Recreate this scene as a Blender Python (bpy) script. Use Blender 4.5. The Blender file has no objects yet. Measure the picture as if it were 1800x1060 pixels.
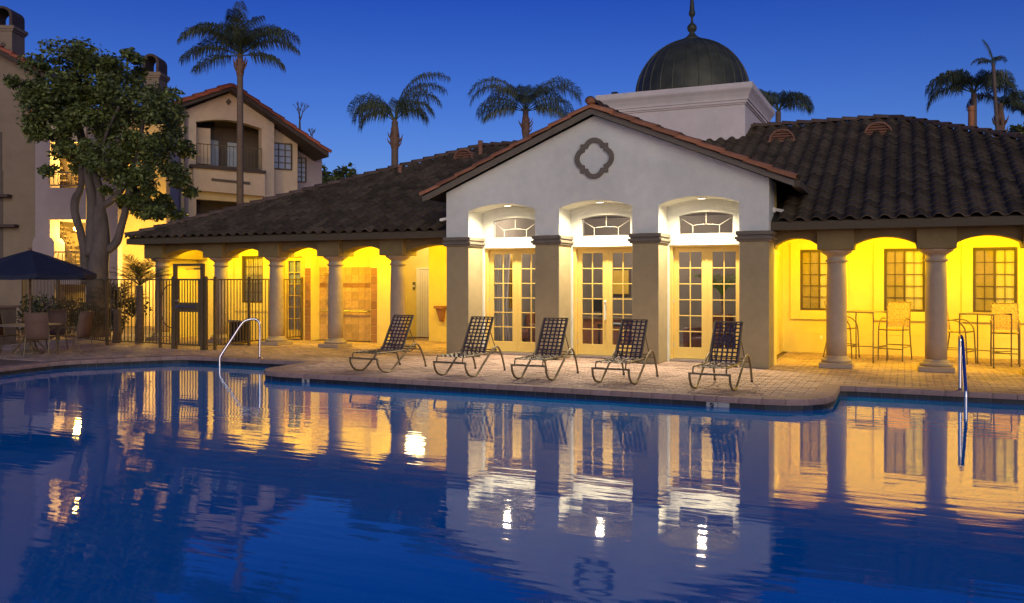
import bpy, math, random
from mathutils import Vector, Matrix
random.seed(7)
# ------------------------------------------------------------------ camera, world, sun
S = 1.18                                   # plan units -> metres
EYE = 1.52
YAW = math.atan(690 / 1520)
FW = Vector((-math.sin(YAW), math.cos(YAW), 0)); RT = Vector((math.cos(YAW), math.sin(YAW), 0)); UP = Vector((0, 0, 1))
scene = bpy.context.scene
COL = scene.collection
cam = bpy.data.cameras.new('camera'); cam.sensor_width = 36; cam.lens = 36 * 1520 / 1800
cam.shift_y = -41 / 1800; cam.clip_end = 2000
camo = bpy.data.objects.new('camera', cam); COL.objects.link(camo)
camo.location = (0, 0, EYE * S); camo.rotation_euler = (math.pi / 2, 0, YAW); scene.camera = camo
SUN_AZ = math.radians(150)                 # compass bearing of the afterglow: behind the camera, to its right
SUN_EL = math.radians(14)
world = bpy.data.worlds.new('World'); scene.world = world; world.use_nodes = True
wn = world.node_tree.nodes; wl = world.node_tree.links
bg = wn['Background']
sky = wn.new('ShaderNodeTexSky'); sky.sky_type = 'NISHITA'; sky.sun_disc = False
sky.sun_elevation = math.radians(5.5); sky.sun_rotation = SUN_AZ; sky.air_density = 1.0; sky.dust_density = 0.3; sky.ozone_density = 6.0
tint = wn.new('ShaderNodeMix'); tint.data_type = 'RGBA'; tint.blend_type = 'MULTIPLY'; tint.inputs[0].default_value = 1
wl.new(sky.outputs[0], tint.inputs[6])
wtc = wn.new('ShaderNodeTexCoord'); wsep = wn.new('ShaderNodeSeparateXYZ'); wl.new(wtc.outputs['Generated'], wsep.inputs[0])
wrp = wn.new('ShaderNodeValToRGB'); we = wrp.color_ramp.elements; wl.new(wsep.outputs['Z'], wrp.inputs['Fac'])   # twilight: paler towards the horizon, deeper overhead
we[0].position = .08; we[0].color = (2.6, 1.15, 1.35, 1); we[1].position = .36; we[1].color = (.28, .33, .92, 1)
wl.new(wrp.outputs['Color'], tint.inputs[7])
wl.new(tint.outputs[2], bg.inputs['Color']); bg.inputs['Strength'].default_value = 0.15
sunl = bpy.data.lights.new('sun', 'SUN'); sunl.energy = 1.25; sunl.angle = math.radians(50); sunl.color = (1.0, 0.94, 0.62)
suno = bpy.data.objects.new('sun', sunl); COL.objects.link(suno)
sd = Vector((math.sin(SUN_AZ) * math.cos(SUN_EL), math.cos(SUN_AZ) * math.cos(SUN_EL), math.sin(SUN_EL)))
suno.rotation_euler = sd.to_track_quat('Z', 'Y').to_euler(); suno.location = (0, -10, 20)
vs = scene.view_settings; vs.view_transform = 'Standard'; vs.look = 'None'; vs.exposure = 0; vs.gamma = 1
scene.cycles.use_denoising = True
scene.cycles.max_bounces = 7; scene.cycles.diffuse_bounces = 3; scene.cycles.glossy_bounces = 4; scene.cycles.transparent_max_bounces = 12
scene.cycles.sample_clamp_indirect = 4
# ------------------------------------------------------------------ helpers
WL = {}
class MB:
    def __init__(s): s.v = []; s.f = []
    def add(s, vs, fs):
        n = len(s.v); s.v += [tuple(p) for p in vs]; s.f += [tuple(i + n for i in q) for q in fs]; return s
    def box(s, x0, x1, y0, y1, z0, z1):
        return s.add([(x0,y0,z0),(x1,y0,z0),(x1,y1,z0),(x0,y1,z0),(x0,y0,z1),(x1,y0,z1),(x1,y1,z1),(x0,y1,z1)],
                     [(0,3,2,1),(4,5,6,7),(0,1,5,4),(1,2,6,5),(2,3,7,6),(3,0,4,7)])
    def obox(s, c, a, b, d):
        c, a, b, d = Vector(c), Vector(a), Vector(b), Vector(d)
        p = [c-a-b-d, c+a-b-d, c+a+b-d, c-a+b-d, c-a-b+d, c+a-b+d, c+a+b+d, c-a+b+d]
        return s.add(p, [(0,3,2,1),(4,5,6,7),(0,1,5,4),(1,2,6,5),(2,3,7,6),(3,0,4,7)])
    def bar(s, p, q, w, h=None):
        p, q = Vector(p), Vector(q); h = h or w; d = (q - p).normalized()
        u = d.cross(UP); u = u.normalized() if u.length > .01 else Vector((1,0,0)); t = u.cross(d).normalized()
        return s.obox((p+q)/2, u*w/2, (q-p)/2, t*h/2)
    def prism(s, poly, y0, y1):            # polygon in x,z pulled along y
        n = len(poly)
        return s.add([(x,y0,z) for x,z in poly]+[(x,y1,z) for x,z in poly],
                     [tuple(range(n)), tuple(range(2*n-1,n-1,-1))]+[(i,i+n,(i+1)%n+n,(i+1)%n) for i in range(n)])
    def slab(s, poly, z0, z1):             # polygon in x,y pulled along z
        n = len(poly)
        return s.add([(x,y,z0) for x,y in poly]+[(x,y,z1) for x,y in poly],
                     [tuple(range(n-1,-1,-1)), tuple(range(n,2*n))]+[(i,(i+1)%n,(i+1)%n+n,i+n) for i in range(n)])
    def face(s, pts): return s.add(pts, [tuple(range(len(pts)))])
    def tube(s, pts, r, n=7, closed=False, cap=True):
        P = [Vector(p) for p in pts]; m = len(P); rr = r if isinstance(r, (list, tuple)) else [r]*m
        u = None; vs = []
        for i in range(m):
            a = P[i-1] if (i > 0 or closed) else P[i]; b = P[(i+1) % m] if (i < m-1 or closed) else P[i]
            d = (b - a).normalized()
            if u is None:
                u = d.cross(Vector((0,0,1))); u = u if u.length > .05 else d.cross(Vector((0,1,0)))
            u = (u - d*u.dot(d)).normalized(); w = d.cross(u)
            vs += [P[i] + (u*math.cos(k*2*math.pi/n) + w*math.sin(k*2*math.pi/n))*rr[i] for k in range(n)]
        fs = []
        for i in range(m if closed else m-1):
            j = (i+1) % m
            fs += [(i*n+k, i*n+(k+1)%n, j*n+(k+1)%n, j*n+k) for k in range(n)]
        if cap and not closed: fs += [tuple(range(n-1,-1,-1)), tuple(range((m-1)*n, m*n))]
        return s.add(vs, fs)
    def lathe(s, prof, cx=0, cy=0, n=24, cap=True):
        vs = []; m = len(prof)
        for r, z in prof: vs += [(cx+r*math.cos(k*2*math.pi/n), cy+r*math.sin(k*2*math.pi/n), z) for k in range(n)]
        fs = [(i*n+k, i*n+(k+1)%n, (i+1)*n+(k+1)%n, (i+1)*n+k) for i in range(m-1) for k in range(n)]
        if cap: fs += [tuple(range(n-1,-1,-1)), tuple(range((m-1)*n, m*n))]
        return s.add(vs, fs)
def smooth_path(pts, k=4):
    P = [Vector(p) for p in pts]; out = []
    for i in range(len(P)-1):
        a, b, c, d = P[max(i-1,0)], P[i], P[i+1], P[min(i+2,len(P)-1)]
        for j in range(k):
            t = j/k
            out.append(.5*((2*b)+(c-a)*t+(2*a-5*b+4*c-d)*t*t+(3*b-a-3*c+d)*t**3))
    return out + [P[-1]]
def origin(p): return WL.get(p.name, Vector((0,0,0))) if p else Vector((0,0,0))
def tag(o, label=None, cat=None, group=None, kind=None):
    if label: o['label'] = label
    if cat: o['category'] = cat
    if group: o['group'] = group
    if kind: o['kind'] = kind
    return o
def mesh(name, mb, mat, org=(0,0,0), smooth=False, bevel=0):
    me = bpy.data.meshes.new(name); o = Vector(org)
    me.from_pydata([tuple((Vector(v)-o)*S) for v in mb.v], [], mb.f); me.validate(); me.update()
    if mat: me.materials.append(mat)
    if smooth: me.shade_smooth()
    return me
def build(name, mb, mat, parent=None, smooth=False, at=None, bevel=0):
    """one mesh object; plan coordinates; at = its own origin (plan coordinates)"""
    base = origin(parent); org = Vector(at) if at is not None else base
    o = bpy.data.objects.new(name, mesh(name, mb, mat, org, smooth)); COL.objects.link(o)
    o.parent = parent; o.location = (org-base)*S; WL[o.name] = org
    if bevel:
        m = o.modifiers.new('bevel', 'BEVEL'); m.width = bevel*S; m.segments = 2; m.limit_method = 'ANGLE'
    return o
def place(name, me, parent, loc, rz=0):
    o = bpy.data.objects.new(name, me); COL.objects.link(o); o.parent = parent
    o.location = (Vector(loc)-origin(parent))*S; o.rotation_euler = (0,0,rz); WL[o.name] = Vector(loc); return o
def empty(name, loc=(0,0,0), rz=0, parent=None):
    o = bpy.data.objects.new(name, None); COL.objects.link(o); o.empty_display_size = .2
    o.parent = parent; o.location = (Vector(loc)-origin(parent))*S; o.rotation_euler = (0,0,rz); WL[o.name] = Vector(loc); return o
def copy_tree(o, parent=None):
    c = o.copy(); COL.objects.link(c); c.parent = parent
    for ch in list(o.children): copy_tree(ch, c)
    return c
def settle(root, loc, rz):
    root.location = Vector(loc)*S; root.rotation_euler = (0,0,rz); return root
def lamp(name, parent, loc, power, color, kind='POINT', size=.06, spot=None, rot=None):
    l = bpy.data.lights.new(name, kind); l.energy = power; l.color = color; l.shadow_soft_size = size*S
    if kind == 'SPOT': l.spot_size = math.radians(spot); l.spot_blend = 1.0
    o = bpy.data.objects.new(name, l); COL.objects.link(o); o.parent = parent
    o.location = (Vector(loc)-origin(parent))*S
    if rot: o.rotation_euler = rot
    return o
def cell(px, py, D):                        # a point at distance D in front of the tripod, given by bearing and elevation
    return FW*D + RT*((px-900)/1520*D) + UP*(EYE+(489-py)/1520*D)
# ------------------------------------------------------------------ materials
def lin(r, g, b): return tuple(((c/255)/12.92 if c/255 <= .04045 else ((c/255+.055)/1.055)**2.4) for c in (r,g,b))
def M(name, col, rough=.8, var=.15, scale=3, bump=0, bscale=60, metal=0, rnd=0, hue=None, spec=.5, stain=0, stretch=None, emit=None, trans=0):
    m = bpy.data.materials.new(name); m.use_nodes = True; nt = m.node_tree; N, L = nt.nodes, nt.links; p = N['Principled BSDF']
    p.inputs['Roughness'].default_value = rough; p.inputs['Metallic'].default_value = metal; p.inputs['Specular IOR Level'].default_value = spec
    tc = N.new('ShaderNodeTexCoord'); src = tc.outputs['Object']
    if stretch:
        mp = N.new('ShaderNodeMapping'); mp.inputs['Scale'].default_value = stretch; L.new(src, mp.inputs['Vector']); src = mp.outputs[0]
    nz = N.new('ShaderNodeTexNoise'); nz.inputs['Scale'].default_value = scale; nz.inputs['Detail'].default_value = 6; nz.inputs['Roughness'].default_value = .65
    L.new(src, nz.inputs['Vector'])
    rp = N.new('ShaderNodeValToRGB'); e = rp.color_ramp.elements; e[0].position = .3; e[1].position = .7
    c2 = hue or col
    e[0].color = (*[c*(1-var) for c in col], 1); e[1].color = (*[min(c*(1+var),1) for c in c2], 1)
    L.new(nz.outputs['Fac'], rp.inputs['Fac']); out = rp.outputs['Color']
    def mult(out, facsock, lo, hi):
        mr = N.new('ShaderNodeMapRange'); mr.inputs['To Min'].default_value = lo; mr.inputs['To Max'].default_value = hi; L.new(facsock, mr.inputs['Value'])
        mx = N.new('ShaderNodeMix'); mx.data_type = 'RGBA'; mx.blend_type = 'MULTIPLY'; mx.inputs[0].default_value = 1
        cb = N.new('ShaderNodeCombineColor'); [L.new(mr.outputs[0], cb.inputs[i]) for i in range(3)]
        L.new(out, mx.inputs[6]); L.new(cb.outputs[0], mx.inputs[7]); return mx.outputs[2]
    if stain:
        ns = N.new('ShaderNodeTexNoise'); ns.inputs['Scale'].default_value = .7; ns.inputs['Detail'].default_value = 8; L.new(tc.outputs['Object'], ns.inputs['Vector'])
        mr0 = N.new('ShaderNodeMapRange'); mr0.inputs['From Min'].default_value = .4; mr0.inputs['From Max'].default_value = .65; L.new(ns.outputs['Fac'], mr0.inputs['Value'])
        out = mult(out, mr0.outputs[0], 1-stain, 1)
    if rnd:
        g = N.new('ShaderNodeNewGeometry'); oi = N.new('ShaderNodeObjectInfo'); ad = N.new('ShaderNodeMath'); ad.operation = 'ADD'
        L.new(g.outputs['Random Per Island'], ad.inputs[0]); L.new(oi.outputs['Random'], ad.inputs[1])
        fr = N.new('ShaderNodeMath'); fr.operation = 'FRACT'; L.new(ad.outputs[0], fr.inputs[0])
        out = mult(out, fr.outputs[0], 1-rnd, 1+rnd)
    L.new(out, p.inputs['Base Color'])
    if bump:
        nb = N.new('ShaderNodeTexNoise'); nb.inputs['Scale'].default_value = bscale; nb.inputs['Detail'].default_value = 4; L.new(src, nb.inputs['Vector'])
        bp = N.new('ShaderNodeBump'); bp.inputs['Strength'].default_value = bump; bp.inputs['Distance'].default_value = .01; L.new(nb.outputs['Fac'], bp.inputs['Height']); L.new(bp.outputs[0], p.inputs['Normal'])
    if emit:
        p.inputs['Emission Color'].default_value = (*emit[0], 1); p.inputs['Emission Strength'].default_value = emit[1]
    return m
stucco_white = M('stucco_white', (.70,.72,.67), .9, .06, 5, .8, 55, stain=.14)
stucco_tan = M('stucco_tan', (.34,.28,.16), .9, .08, 5, .6, 70, stain=.12)
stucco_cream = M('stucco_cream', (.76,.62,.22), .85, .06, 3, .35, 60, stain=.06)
beam_tan = M('beam_tan', (.19,.145,.065), .9, .1, 5, .4, 60, stain=.12)
column_stone = M('column_stone', (.36,.285,.215), .75, .07, 6, .3, 80, stain=.1)
trim_dark = M('trim_dark', (.145,.125,.10), .85, .12, 6, .4, 60)
fascia_mat = M('fascia_brown', (.075,.058,.036), .8, .12, 5, .3, 30, stretch=(1,6,6))
roof_tile_mat = M('roof_tile', (.090,.073,.048), .85, .3, 9, .5, 50, rnd=.3, hue=(.105,.078,.05), stain=.2, spec=.15)
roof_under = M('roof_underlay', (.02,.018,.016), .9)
terracotta = M('terracotta', (.40,.15,.055), .75, .3, 7, .4, 50, rnd=.3, hue=(.30,.13,.07))
ridge_mat = M('ridge_clay', (.10,.065,.05), .8, .3, 8, .4, 50, rnd=.3)
vent_clay = M('vent_clay', (.27,.13,.085), .8, .2, 8, .3, 50)
tower_stucco = M('tower_stucco', (.76,.69,.67), .9, .05, 5, .4, 60, stain=.1)
dome_copper = M('dome_copper', (.05,.062,.045), .55, .3, 4, .2, 30, metal=.15, hue=(.066,.07,.048), stain=.3)
door_yellow = M('door_yellow', (.66,.47,.13), .5, .05, 6, .1, 40)
bar_grey = M('glazing_grey', (.30,.29,.27), .6, .05, 6)
white_paint = M('white_paint', (.78,.76,.70), .5, .04, 6)
bronze = M('window_bronze', (.075,.05,.03), .5, .1, 8)
tile_tan = M('shower_tile', (.46,.30,.13), .35, .25, 9, .1, 40, rnd=.18)
tile_brown = M('shower_tile_accent', (.27,.14,.06), .35, .25, 12, .1, 40, rnd=.2)
grout = M('grout', (.40,.33,.24), .9, .1, 20)
paver_mat = M('paver', (.42,.29,.25), .8, .2, 12, .5, 60, rnd=.22, hue=(.46,.34,.29), stain=.28)
paver_joint = M('paver_joint', (.12,.085,.07), .95, .2, 20, .3, 60)
coping_mat = M('coping', (.30,.205,.19), .8, .18, 10, .4, 60, rnd=.1, stain=.2)
pool_tile = M('pool_tile', (.012,.017,.03), .55, .3, 14, rnd=.4)
pool_grout = M('pool_grout', (.10,.10,.12), .8, .1, 20)
marker_white = M('marker_white', (.36,.36,.38), .4, .05, 20)
marker_ink = M('marker_ink', (.01,.012,.03), .5, .05, 20)
ground_mat = M('soil', (.06,.055,.035), .95, .3, 3, .5, 20)
chrome = M('chrome', (.62,.62,.66), .18, .03, 5, metal=1)
brushed = M('brushed_steel', (.5,.5,.5), .35, .06, 5, metal=1)
frame_bronze = M('frame_bronze', (.17,.13,.075), .45, .1, 10, metal=.3)
strap_dark = M('strap_dark', (.045,.035,.05), .55, .15, 20)
strap_tan = M('strap_tan', (.58,.38,.13), .55, .12, 20)
iron = M('wrought_iron', (.12,.088,.045), .5, .15, 10, metal=.2)
black_plastic = M('black_plastic', (.012,.012,.012), .5, .1, 10)
canvas_blue = M('canvas_blue', (.012,.018,.045), .85, .2, 6, .3, 120)
sling_brown = M('sling_brown', (.15,.085,.065), .8, .15, 30, .2, 200)
table_top = M('table_top', (.22,.17,.15), .4, .15, 8)
stone_counter = M('counter_stone', (.16,.12,.09), .9, .25, 5, .6, 20)
bark = M('bark_pale', (.115,.092,.085), .9, .3, 5, .8, 25, stretch=(1,1,.4))
palm_bark = M('palm_bark', (.15,.11,.09), .9, .25, 6, .8, 30, stretch=(1,1,3))
palm_boot = M('palm_boot', (.17,.10,.075), .9, .3, 8, .7, 30)
frond_mat = M('frond', (.045,.065,.04), .55, .3, 3, hue=(.05,.07,.03))
leaf_mat = M('leaf', (.075,.108,.028), .5, .3, 2, rnd=.5, hue=(.12,.15,.036))
shrub_mat = M('shrub_leaf', (.04,.055,.022), .55, .3, 2, rnd=.4)
apt_tan = M('apartment_tan', (.62,.48,.36), .9, .07, 3, .3, 40, stain=.1)
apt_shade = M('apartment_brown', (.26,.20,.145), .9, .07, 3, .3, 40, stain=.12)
apt_lilac = M('apartment_lilac', (.36,.30,.32), .9, .06, 3, .3, 40, stain=.1)
apt_cream = M('apartment_cream', (.62,.47,.25), .9, .06, 3, .3, 40, stain=.12)
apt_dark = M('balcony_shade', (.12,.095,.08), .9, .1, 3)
apt_wood = M('apartment_trim', (.07,.05,.045), .8, .15, 5)
apt_tile = M('apartment_roof_tile', (.30,.085,.045), .8, .25, 7, .3, 30, rnd=.3)
blind = M('blind', (.86,.74,.38), .8, .08, 3, stretch=(14,1,.2))
screen = M('insect_screen', (.46,.35,.15), .8, .1, 10)
curtain_mat = M('curtain', (.55,.50,.47), .9, .1, 5)
curtain_gold = M('curtain_gold', (.65,.42,.06), .9, .1, 5)
room_wall = M('room_wall', (.19,.16,.13), .9, .1, 2)
room_floor = M('room_floor', (.16,.11,.08), .6, .2, 3)
leather = M('leather', (.22,.085,.045), .5, .2, 6)
room_green = M('indoor_palm_leaf', (.16,.30,.04), .5, .25, 5)
cool_panel = M('pale_panel', (.4,.46,.55), .5, .1, 5)
hose_mat = M('bar_bronze', (.10,.045,.03), .5, .1, 8)
lamp_white = M('lamp_glow', (.8,.8,.8), .5, .0, 3, emit=((1,.86,.62), 4))
lamp_warm = M('lamp_glow_amber', (.8,.7,.5), .5, .0, 3, emit=((1,.66,.2), 8))
def glass_mat(name, tintc, gl=.12, rough=.02):
    m = bpy.data.materials.new(name); m.use_nodes = True; N, L = m.node_tree.nodes, m.node_tree.links; N.remove(N['Principled BSDF'])
    t = N.new('ShaderNodeBsdfTransparent'); t.inputs[0].default_value = (*tintc, 1); g = N.new('ShaderNodeBsdfGlossy'); g.inputs['Roughness'].default_value = rough
    fr = N.new('ShaderNodeFresnel'); fr.inputs[0].default_value = 1.3; mx = N.new('ShaderNodeMixShader')
    ad = N.new('ShaderNodeMath'); ad.operation = 'ADD'; ad.use_clamp = True; ad.inputs[1].default_value = gl-.04; L.new(fr.outputs[0], ad.inputs[0])
    L.new(ad.outputs[0], mx.inputs[0]); L.new(t.outputs[0], mx.inputs[1]); L.new(g.outputs[0], mx.inputs[2]); L.new(mx.outputs[0], N['Material Output'].inputs[0]); return m
glass = glass_mat('window_glass', (.94,.95,.96), .05)
def water_material():
    m = bpy.data.materials.new('pool_water'); m.use_nodes = True; N, L = m.node_tree.nodes, m.node_tree.links; p = N['Principled BSDF']
    p.inputs['Base Color'].default_value = (.0, .20, .60, 1); p.inputs['Roughness'].default_value = .025; p.inputs['IOR'].default_value = 1.5
    tc = N.new('ShaderNodeTexCoord'); h = None
    for rot, sc, st, wt in ((YAW, (.6,3.8,1), 1.0, .42), (YAW+.12, (1.7,9.0,1), 1.0, .20), (YAW-.35, (.4,1.3,1), 1.0, .30)):
        mp = N.new('ShaderNodeMapping'); mp.inputs['Rotation'].default_value = (0,0,-rot); mp.inputs['Scale'].default_value = sc; L.new(tc.outputs['Object'], mp.inputs['Vector'])
        nz = N.new('ShaderNodeTexNoise'); nz.inputs['Scale'].default_value = 1; nz.inputs['Detail'].default_value = 2; nz.inputs['Roughness'].default_value = .45; L.new(mp.outputs[0], nz.inputs['Vector'])
        mu = N.new('ShaderNodeMath'); mu.operation = 'MULTIPLY'; mu.inputs[1].default_value = wt; L.new(nz.outputs['Fac'], mu.inputs[0])
        if h is None: h = mu.outputs[0]
        else:
            ad = N.new('ShaderNodeMath'); ad.operation = 'ADD'; L.new(h, ad.inputs[0]); L.new(mu.outputs[0], ad.inputs[1]); h = ad.outputs[0]
    bp = N.new('ShaderNodeBump'); bp.inputs['Strength'].default_value = 1.0; bp.inputs['Distance'].default_value = .0065; L.new(h, bp.inputs['Height']); L.new(bp.outputs[0], p.inputs['Normal'])
    return m
water_mat = water_material()
# ------------------------------------------------------------------ pool, deck, ground
def rounded(poly, rad):                     # round the corners of an open polyline
    out = []
    for i, p in enumerate(poly):
        r = rad.get(i, 0); p = Vector((*p, 0))
        if not r: out.append(p); continue
        a = (Vector((*poly[i-1],0))-p).normalized(); b = (Vector((*poly[i+1],0))-p).normalized()
        for k in range(9):
            t = k/8; out.append((p+a*r)*(1-t)**2 + p*2*t*(1-t) + (p+b*r)*t*t)
    return [(v.x, v.y) for v in out]
EDGE = rounded([(-13.7,.9), (-13.88,9.7), (-14.05,10.9), (-12.8,12.68), (-9.75,12.74), (-9.75,11.08), (-.85,11.16), (-.85,12.98), (8,12.98), (8,.9)],
               {1:.5, 2:.5, 3:.35, 5:.75, 6:.8})
WATER = -.125
dk = MB()
dk.face([(-40,.9,-.012)] + [(x,y,-.012) for x,y in EDGE] + [(40,.9,-.012), (40,45,-.012), (-40,45,-.012)])
dk.face([(-40,-20,-.012), (40,-20,-.012), (40,.9,-.012), (-40,.9,-.012)])
deck = tag(build('deck', dk, paver_joint), 'brick paver pool deck around the clubhouse', kind='structure')
g = MB()
for x0,x1,y0,y1 in ((-400,-40,-400,400), (40,400,-400,400), (-40,40,45,400), (-40,40,-400,-20)): g.face([(x0,y0,-.03),(x1,y0,-.03),(x1,y1,-.03),(x0,y1,-.03)])
tag(build('ground', g, ground_mat), kind='structure')
w = MB(); w.face([(-14.6,.4,WATER),(8.4,.4,WATER),(8.4,13.4,WATER),(-14.6,13.4,WATER)])
tag(build('water', w, water_mat), 'dark blue pool water reflecting the lit clubhouse', kind='structure')
def inside_pool(x, y):
    c = False; n = len(EDGE)
    for i in range(n):
        (x1,y1),(x2,y2) = EDGE[i], EDGE[(i+1)%n]
        if (y1 > y) != (y2 > y) and x < (x2-x1)*(y-y1)/(y2-y1)+x1: c = not c
    return c
# pavers, running bond
PW, PH, GAP = .20, .10, .007
def paver_shape(x, y, mb, dz=0):
    b = .006; x0,x1,y0,y1 = x+GAP/2, x+PW-GAP/2, y+GAP/2, y+PH-GAP/2
    mb.add([(x0,y0,-.012),(x1,y0,-.012),(x1,y1,-.012),(x0,y1,-.012),(x0+b,y0+b,dz),(x1-b,y0+b,dz),(x1-b,y1-b,dz),(x0+b,y1-b,dz)],
           [(4,5,6,7),(0,1,5,4),(1,2,6,5),(2,3,7,6),(3,0,4,7)])
spots = []
for j in range(int((19.2-10.9)/PH)):
    y = 10.9+j*PH
    for i in range(int(23.5/PW)):
        x = -20.5+i*PW+(PW/2 if j % 2 else 0)
        if y > 17.2 and x < -11.2: continue
        if -8.2 < x < -2.3 and y > 15.7: continue
        if any(inside_pool(a,b) for a,b in ((x,y),(x+PW,y),(x,y+PH),(x+PW,y+PH))): continue
        spots.append((x,y))
spots.sort(key=lambda p: (p[0]+PW/2)*FW.x+(p[1])*FW.y if p[0] > -9 else 99)
one = MB(); paver_shape(0, 0, one); pm = mesh('brick', one, paver_mat)
for x,y in spots[:300]: place('brick', pm, deck, (x, y, random.uniform(-.002,.002)))
rest = MB()
for x,y in spots[300:]: paver_shape(x, y, rest, random.uniform(-.002,.002))
tag(build('bricks', rest, paver_mat, deck), kind='stuff')
# coping stones and waterline tiles along the pool edge
def walk(poly, step):
    P = [Vector((*p,0)) for p in poly]; d = 0; out = [P[0]]; need = step
    for a,b in zip(P, P[1:]):
        L = (b-a).length; t = 0
        while L-t >= need: t += need; out.append(a+(b-a)*(t/L)); need = step
        need -= L-t
    return out
edge_vis = EDGE[:-1]
coping = tag(empty('pool_coping', (-5,11.1,0)), 'brown stone coping with dark waterline tiles round the pool', 'coping')
pts = walk(edge_vis, .28)
nrm = []
for i in range(len(pts)):
    d = (pts[min(i+1,len(pts)-1)]-pts[max(i-1,0)]).normalized(); nrm.append(Vector((-d.y, d.x, 0)))
for i,(a,b) in enumerate(zip(pts, pts[1:])):
    d = (b-a).normalized(); a2, b2, na, nb_ = a+d*.003, b-d*.003, nrm[i], nrm[i+1]
    def ring(off, z): return [a2+na*off+UP*z, b2+nb_*off+UP*z]
    q = MB(); prof = [(-.035,-.06),(-.04,-.02),(-.025,.012),(.24,.012),(.24,-.02)]
    vv = [ring(o,z) for o,z in prof]; vs2 = [v[0] for v in vv]+[v[1] for v in vv]; k = len(prof)
    q.add(vs2, [(i,i+k,i+k+1,i+1) for i in range(k-1)]+[tuple(range(k)), tuple(range(2*k-1,k-1,-1)), (k-1,2*k-1,k,0)])
    build('coping_stone', q, coping_mat, coping, at=(a+b)/2)
wall = MB()
for a,b in zip(edge_vis, edge_vis[1:]):
    wall.face([(a[0],a[1],-1.2),(b[0],b[1],-1.2),(b[0],b[1],-.05),(a[0],a[1],-.05)])
build('pool_wall', wall, pool_grout, coping)
TW = .148
tp = MB().box(-TW/2+.004, TW/2-.004, -.006, .01, -.038, .038); tm = mesh('tile', tp, pool_tile)
tmk = mesh('tile', tp, marker_white)
pts = walk(edge_vis[3:], TW)
marks = [(-8.62,11.08), (-2.28,11.15), (-2.13,11.15)]
for a,b in zip(pts, pts[1:]):
    d = (b-a).normalized(); c = (a+b)/2; c.z = -.101
    mk = any((c.x-m[0])**2+(c.y-m[1])**2 < (TW*.5)**2 for m in marks)
    t = place('tile', tmk if mk else tm, coping, c, math.atan2(d.y, d.x))
    if mk:
        tag(t, 'white pool marker tile')
        if c.x < -2.2:
            disc = MB(); disc.add([(.028*math.cos(k*math.pi/8), -.009, .028*math.sin(k*math.pi/8)) for k in range(16)], [tuple(range(16))])
            build('symbol', MB().add([(x+c.x,y+c.y,z+c.z) for x,y,z in disc.v], disc.f), marker_ink, t, at=c)
            build('symbol', MB().bar((c.x-.04,c.y-.0105,c.z-.03),(c.x+.04,c.y-.0105,c.z+.03), .006), marker_white, t, at=c)
# ------------------------------------------------------------------ clubhouse
club = tag(empty('clubhouse', (-5.1,16,0)), 'cream poolside clubhouse with lit colonnades, arched gable entrance and domed tower', 'building')
PF = 14.98; PB = 15.60; PX0, PX1, PC = -8.22, -2.07, -5.145
PILL = [(-8.22,-7.73), (-6.325,-5.84), (-4.44,-3.955), (-2.56,-2.07)]
BAYS = [(-7.73,-6.325), (-5.84,-4.44), (-3.955,-2.56)]
def arch_pts(x0, x1, zs, zc, n=14):
    c = (x0+x1)/2; h = (x1-x0)/2; s = zc-zs; R = (h*h+s*s)/(2*s); a = math.asin(h/R)
    return [(c+R*math.sin(-a+2*a*i/n), zc-R+R*math.cos(-a+2*a*i/n)) for i in range(n+1)]
poly = [(PX0,2.2)]
for x0,x1 in BAYS: poly += [(x0,2.2)] + arch_pts(x0,x1,2.82,2.945) + [(x1,2.2)]
poly += [(PX1,2.2), (PX1,3.20), (PC,4.485), (PX0,3.20)]
front = build('gable_wall', MB().prism(poly, PF, PB), stucco_white, club)
bd = MB()
for i,(x0,x1) in enumerate(BAYS):           # back wall of each entrance bay, pierced for door and fanlight
    c = (x0+x1)/2; d = .665; t = .485
    bd.box(x0+.001,c-d,PB-.01,PB+.16,0,3.0).box(c+d,x1-.001,PB-.01,PB+.16,0,3.0).box(c-d,c+d,PB-.01,PB+.16,2.12,2.315)
    bd.box(c-d,c-t,PB-.01,PB+.16,2.315,3.0).box(c+t,c+d,PB-.01,PB+.16,2.315,3.0)
    bd.prism(arch_pts(c-t,c+t,2.652,2.717)+[(c+t,3.0),(c-t,3.0)], PB-.01, PB+.16)
build('entrance_wall', bd, stucco_white, club)
for x0,x1 in PILL:
    p = build('pillar', MB().box(x0,x1,PF-.002,PB+.003,0,2.2), stucco_tan, club, bevel=.012)
    m = MB()
    for z0,z1,o in ((2.255,2.32,.055), (2.225,2.255,.03), (2.18,2.225,.065), (2.145,2.18,.04)): m.box(x0-o,x1+o,PF-.002-o,PB+.003,z0,z1)
    build('capital', m, trim_dark, p, bevel=.008)
# side walls of the pavilion
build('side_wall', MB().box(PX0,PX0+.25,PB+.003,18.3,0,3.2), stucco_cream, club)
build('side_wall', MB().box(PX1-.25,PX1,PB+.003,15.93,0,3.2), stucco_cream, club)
build('side_wall', MB().box(-2.5,-2.3,15.93,18.8,0,3.2), stucco_cream, club)
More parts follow.
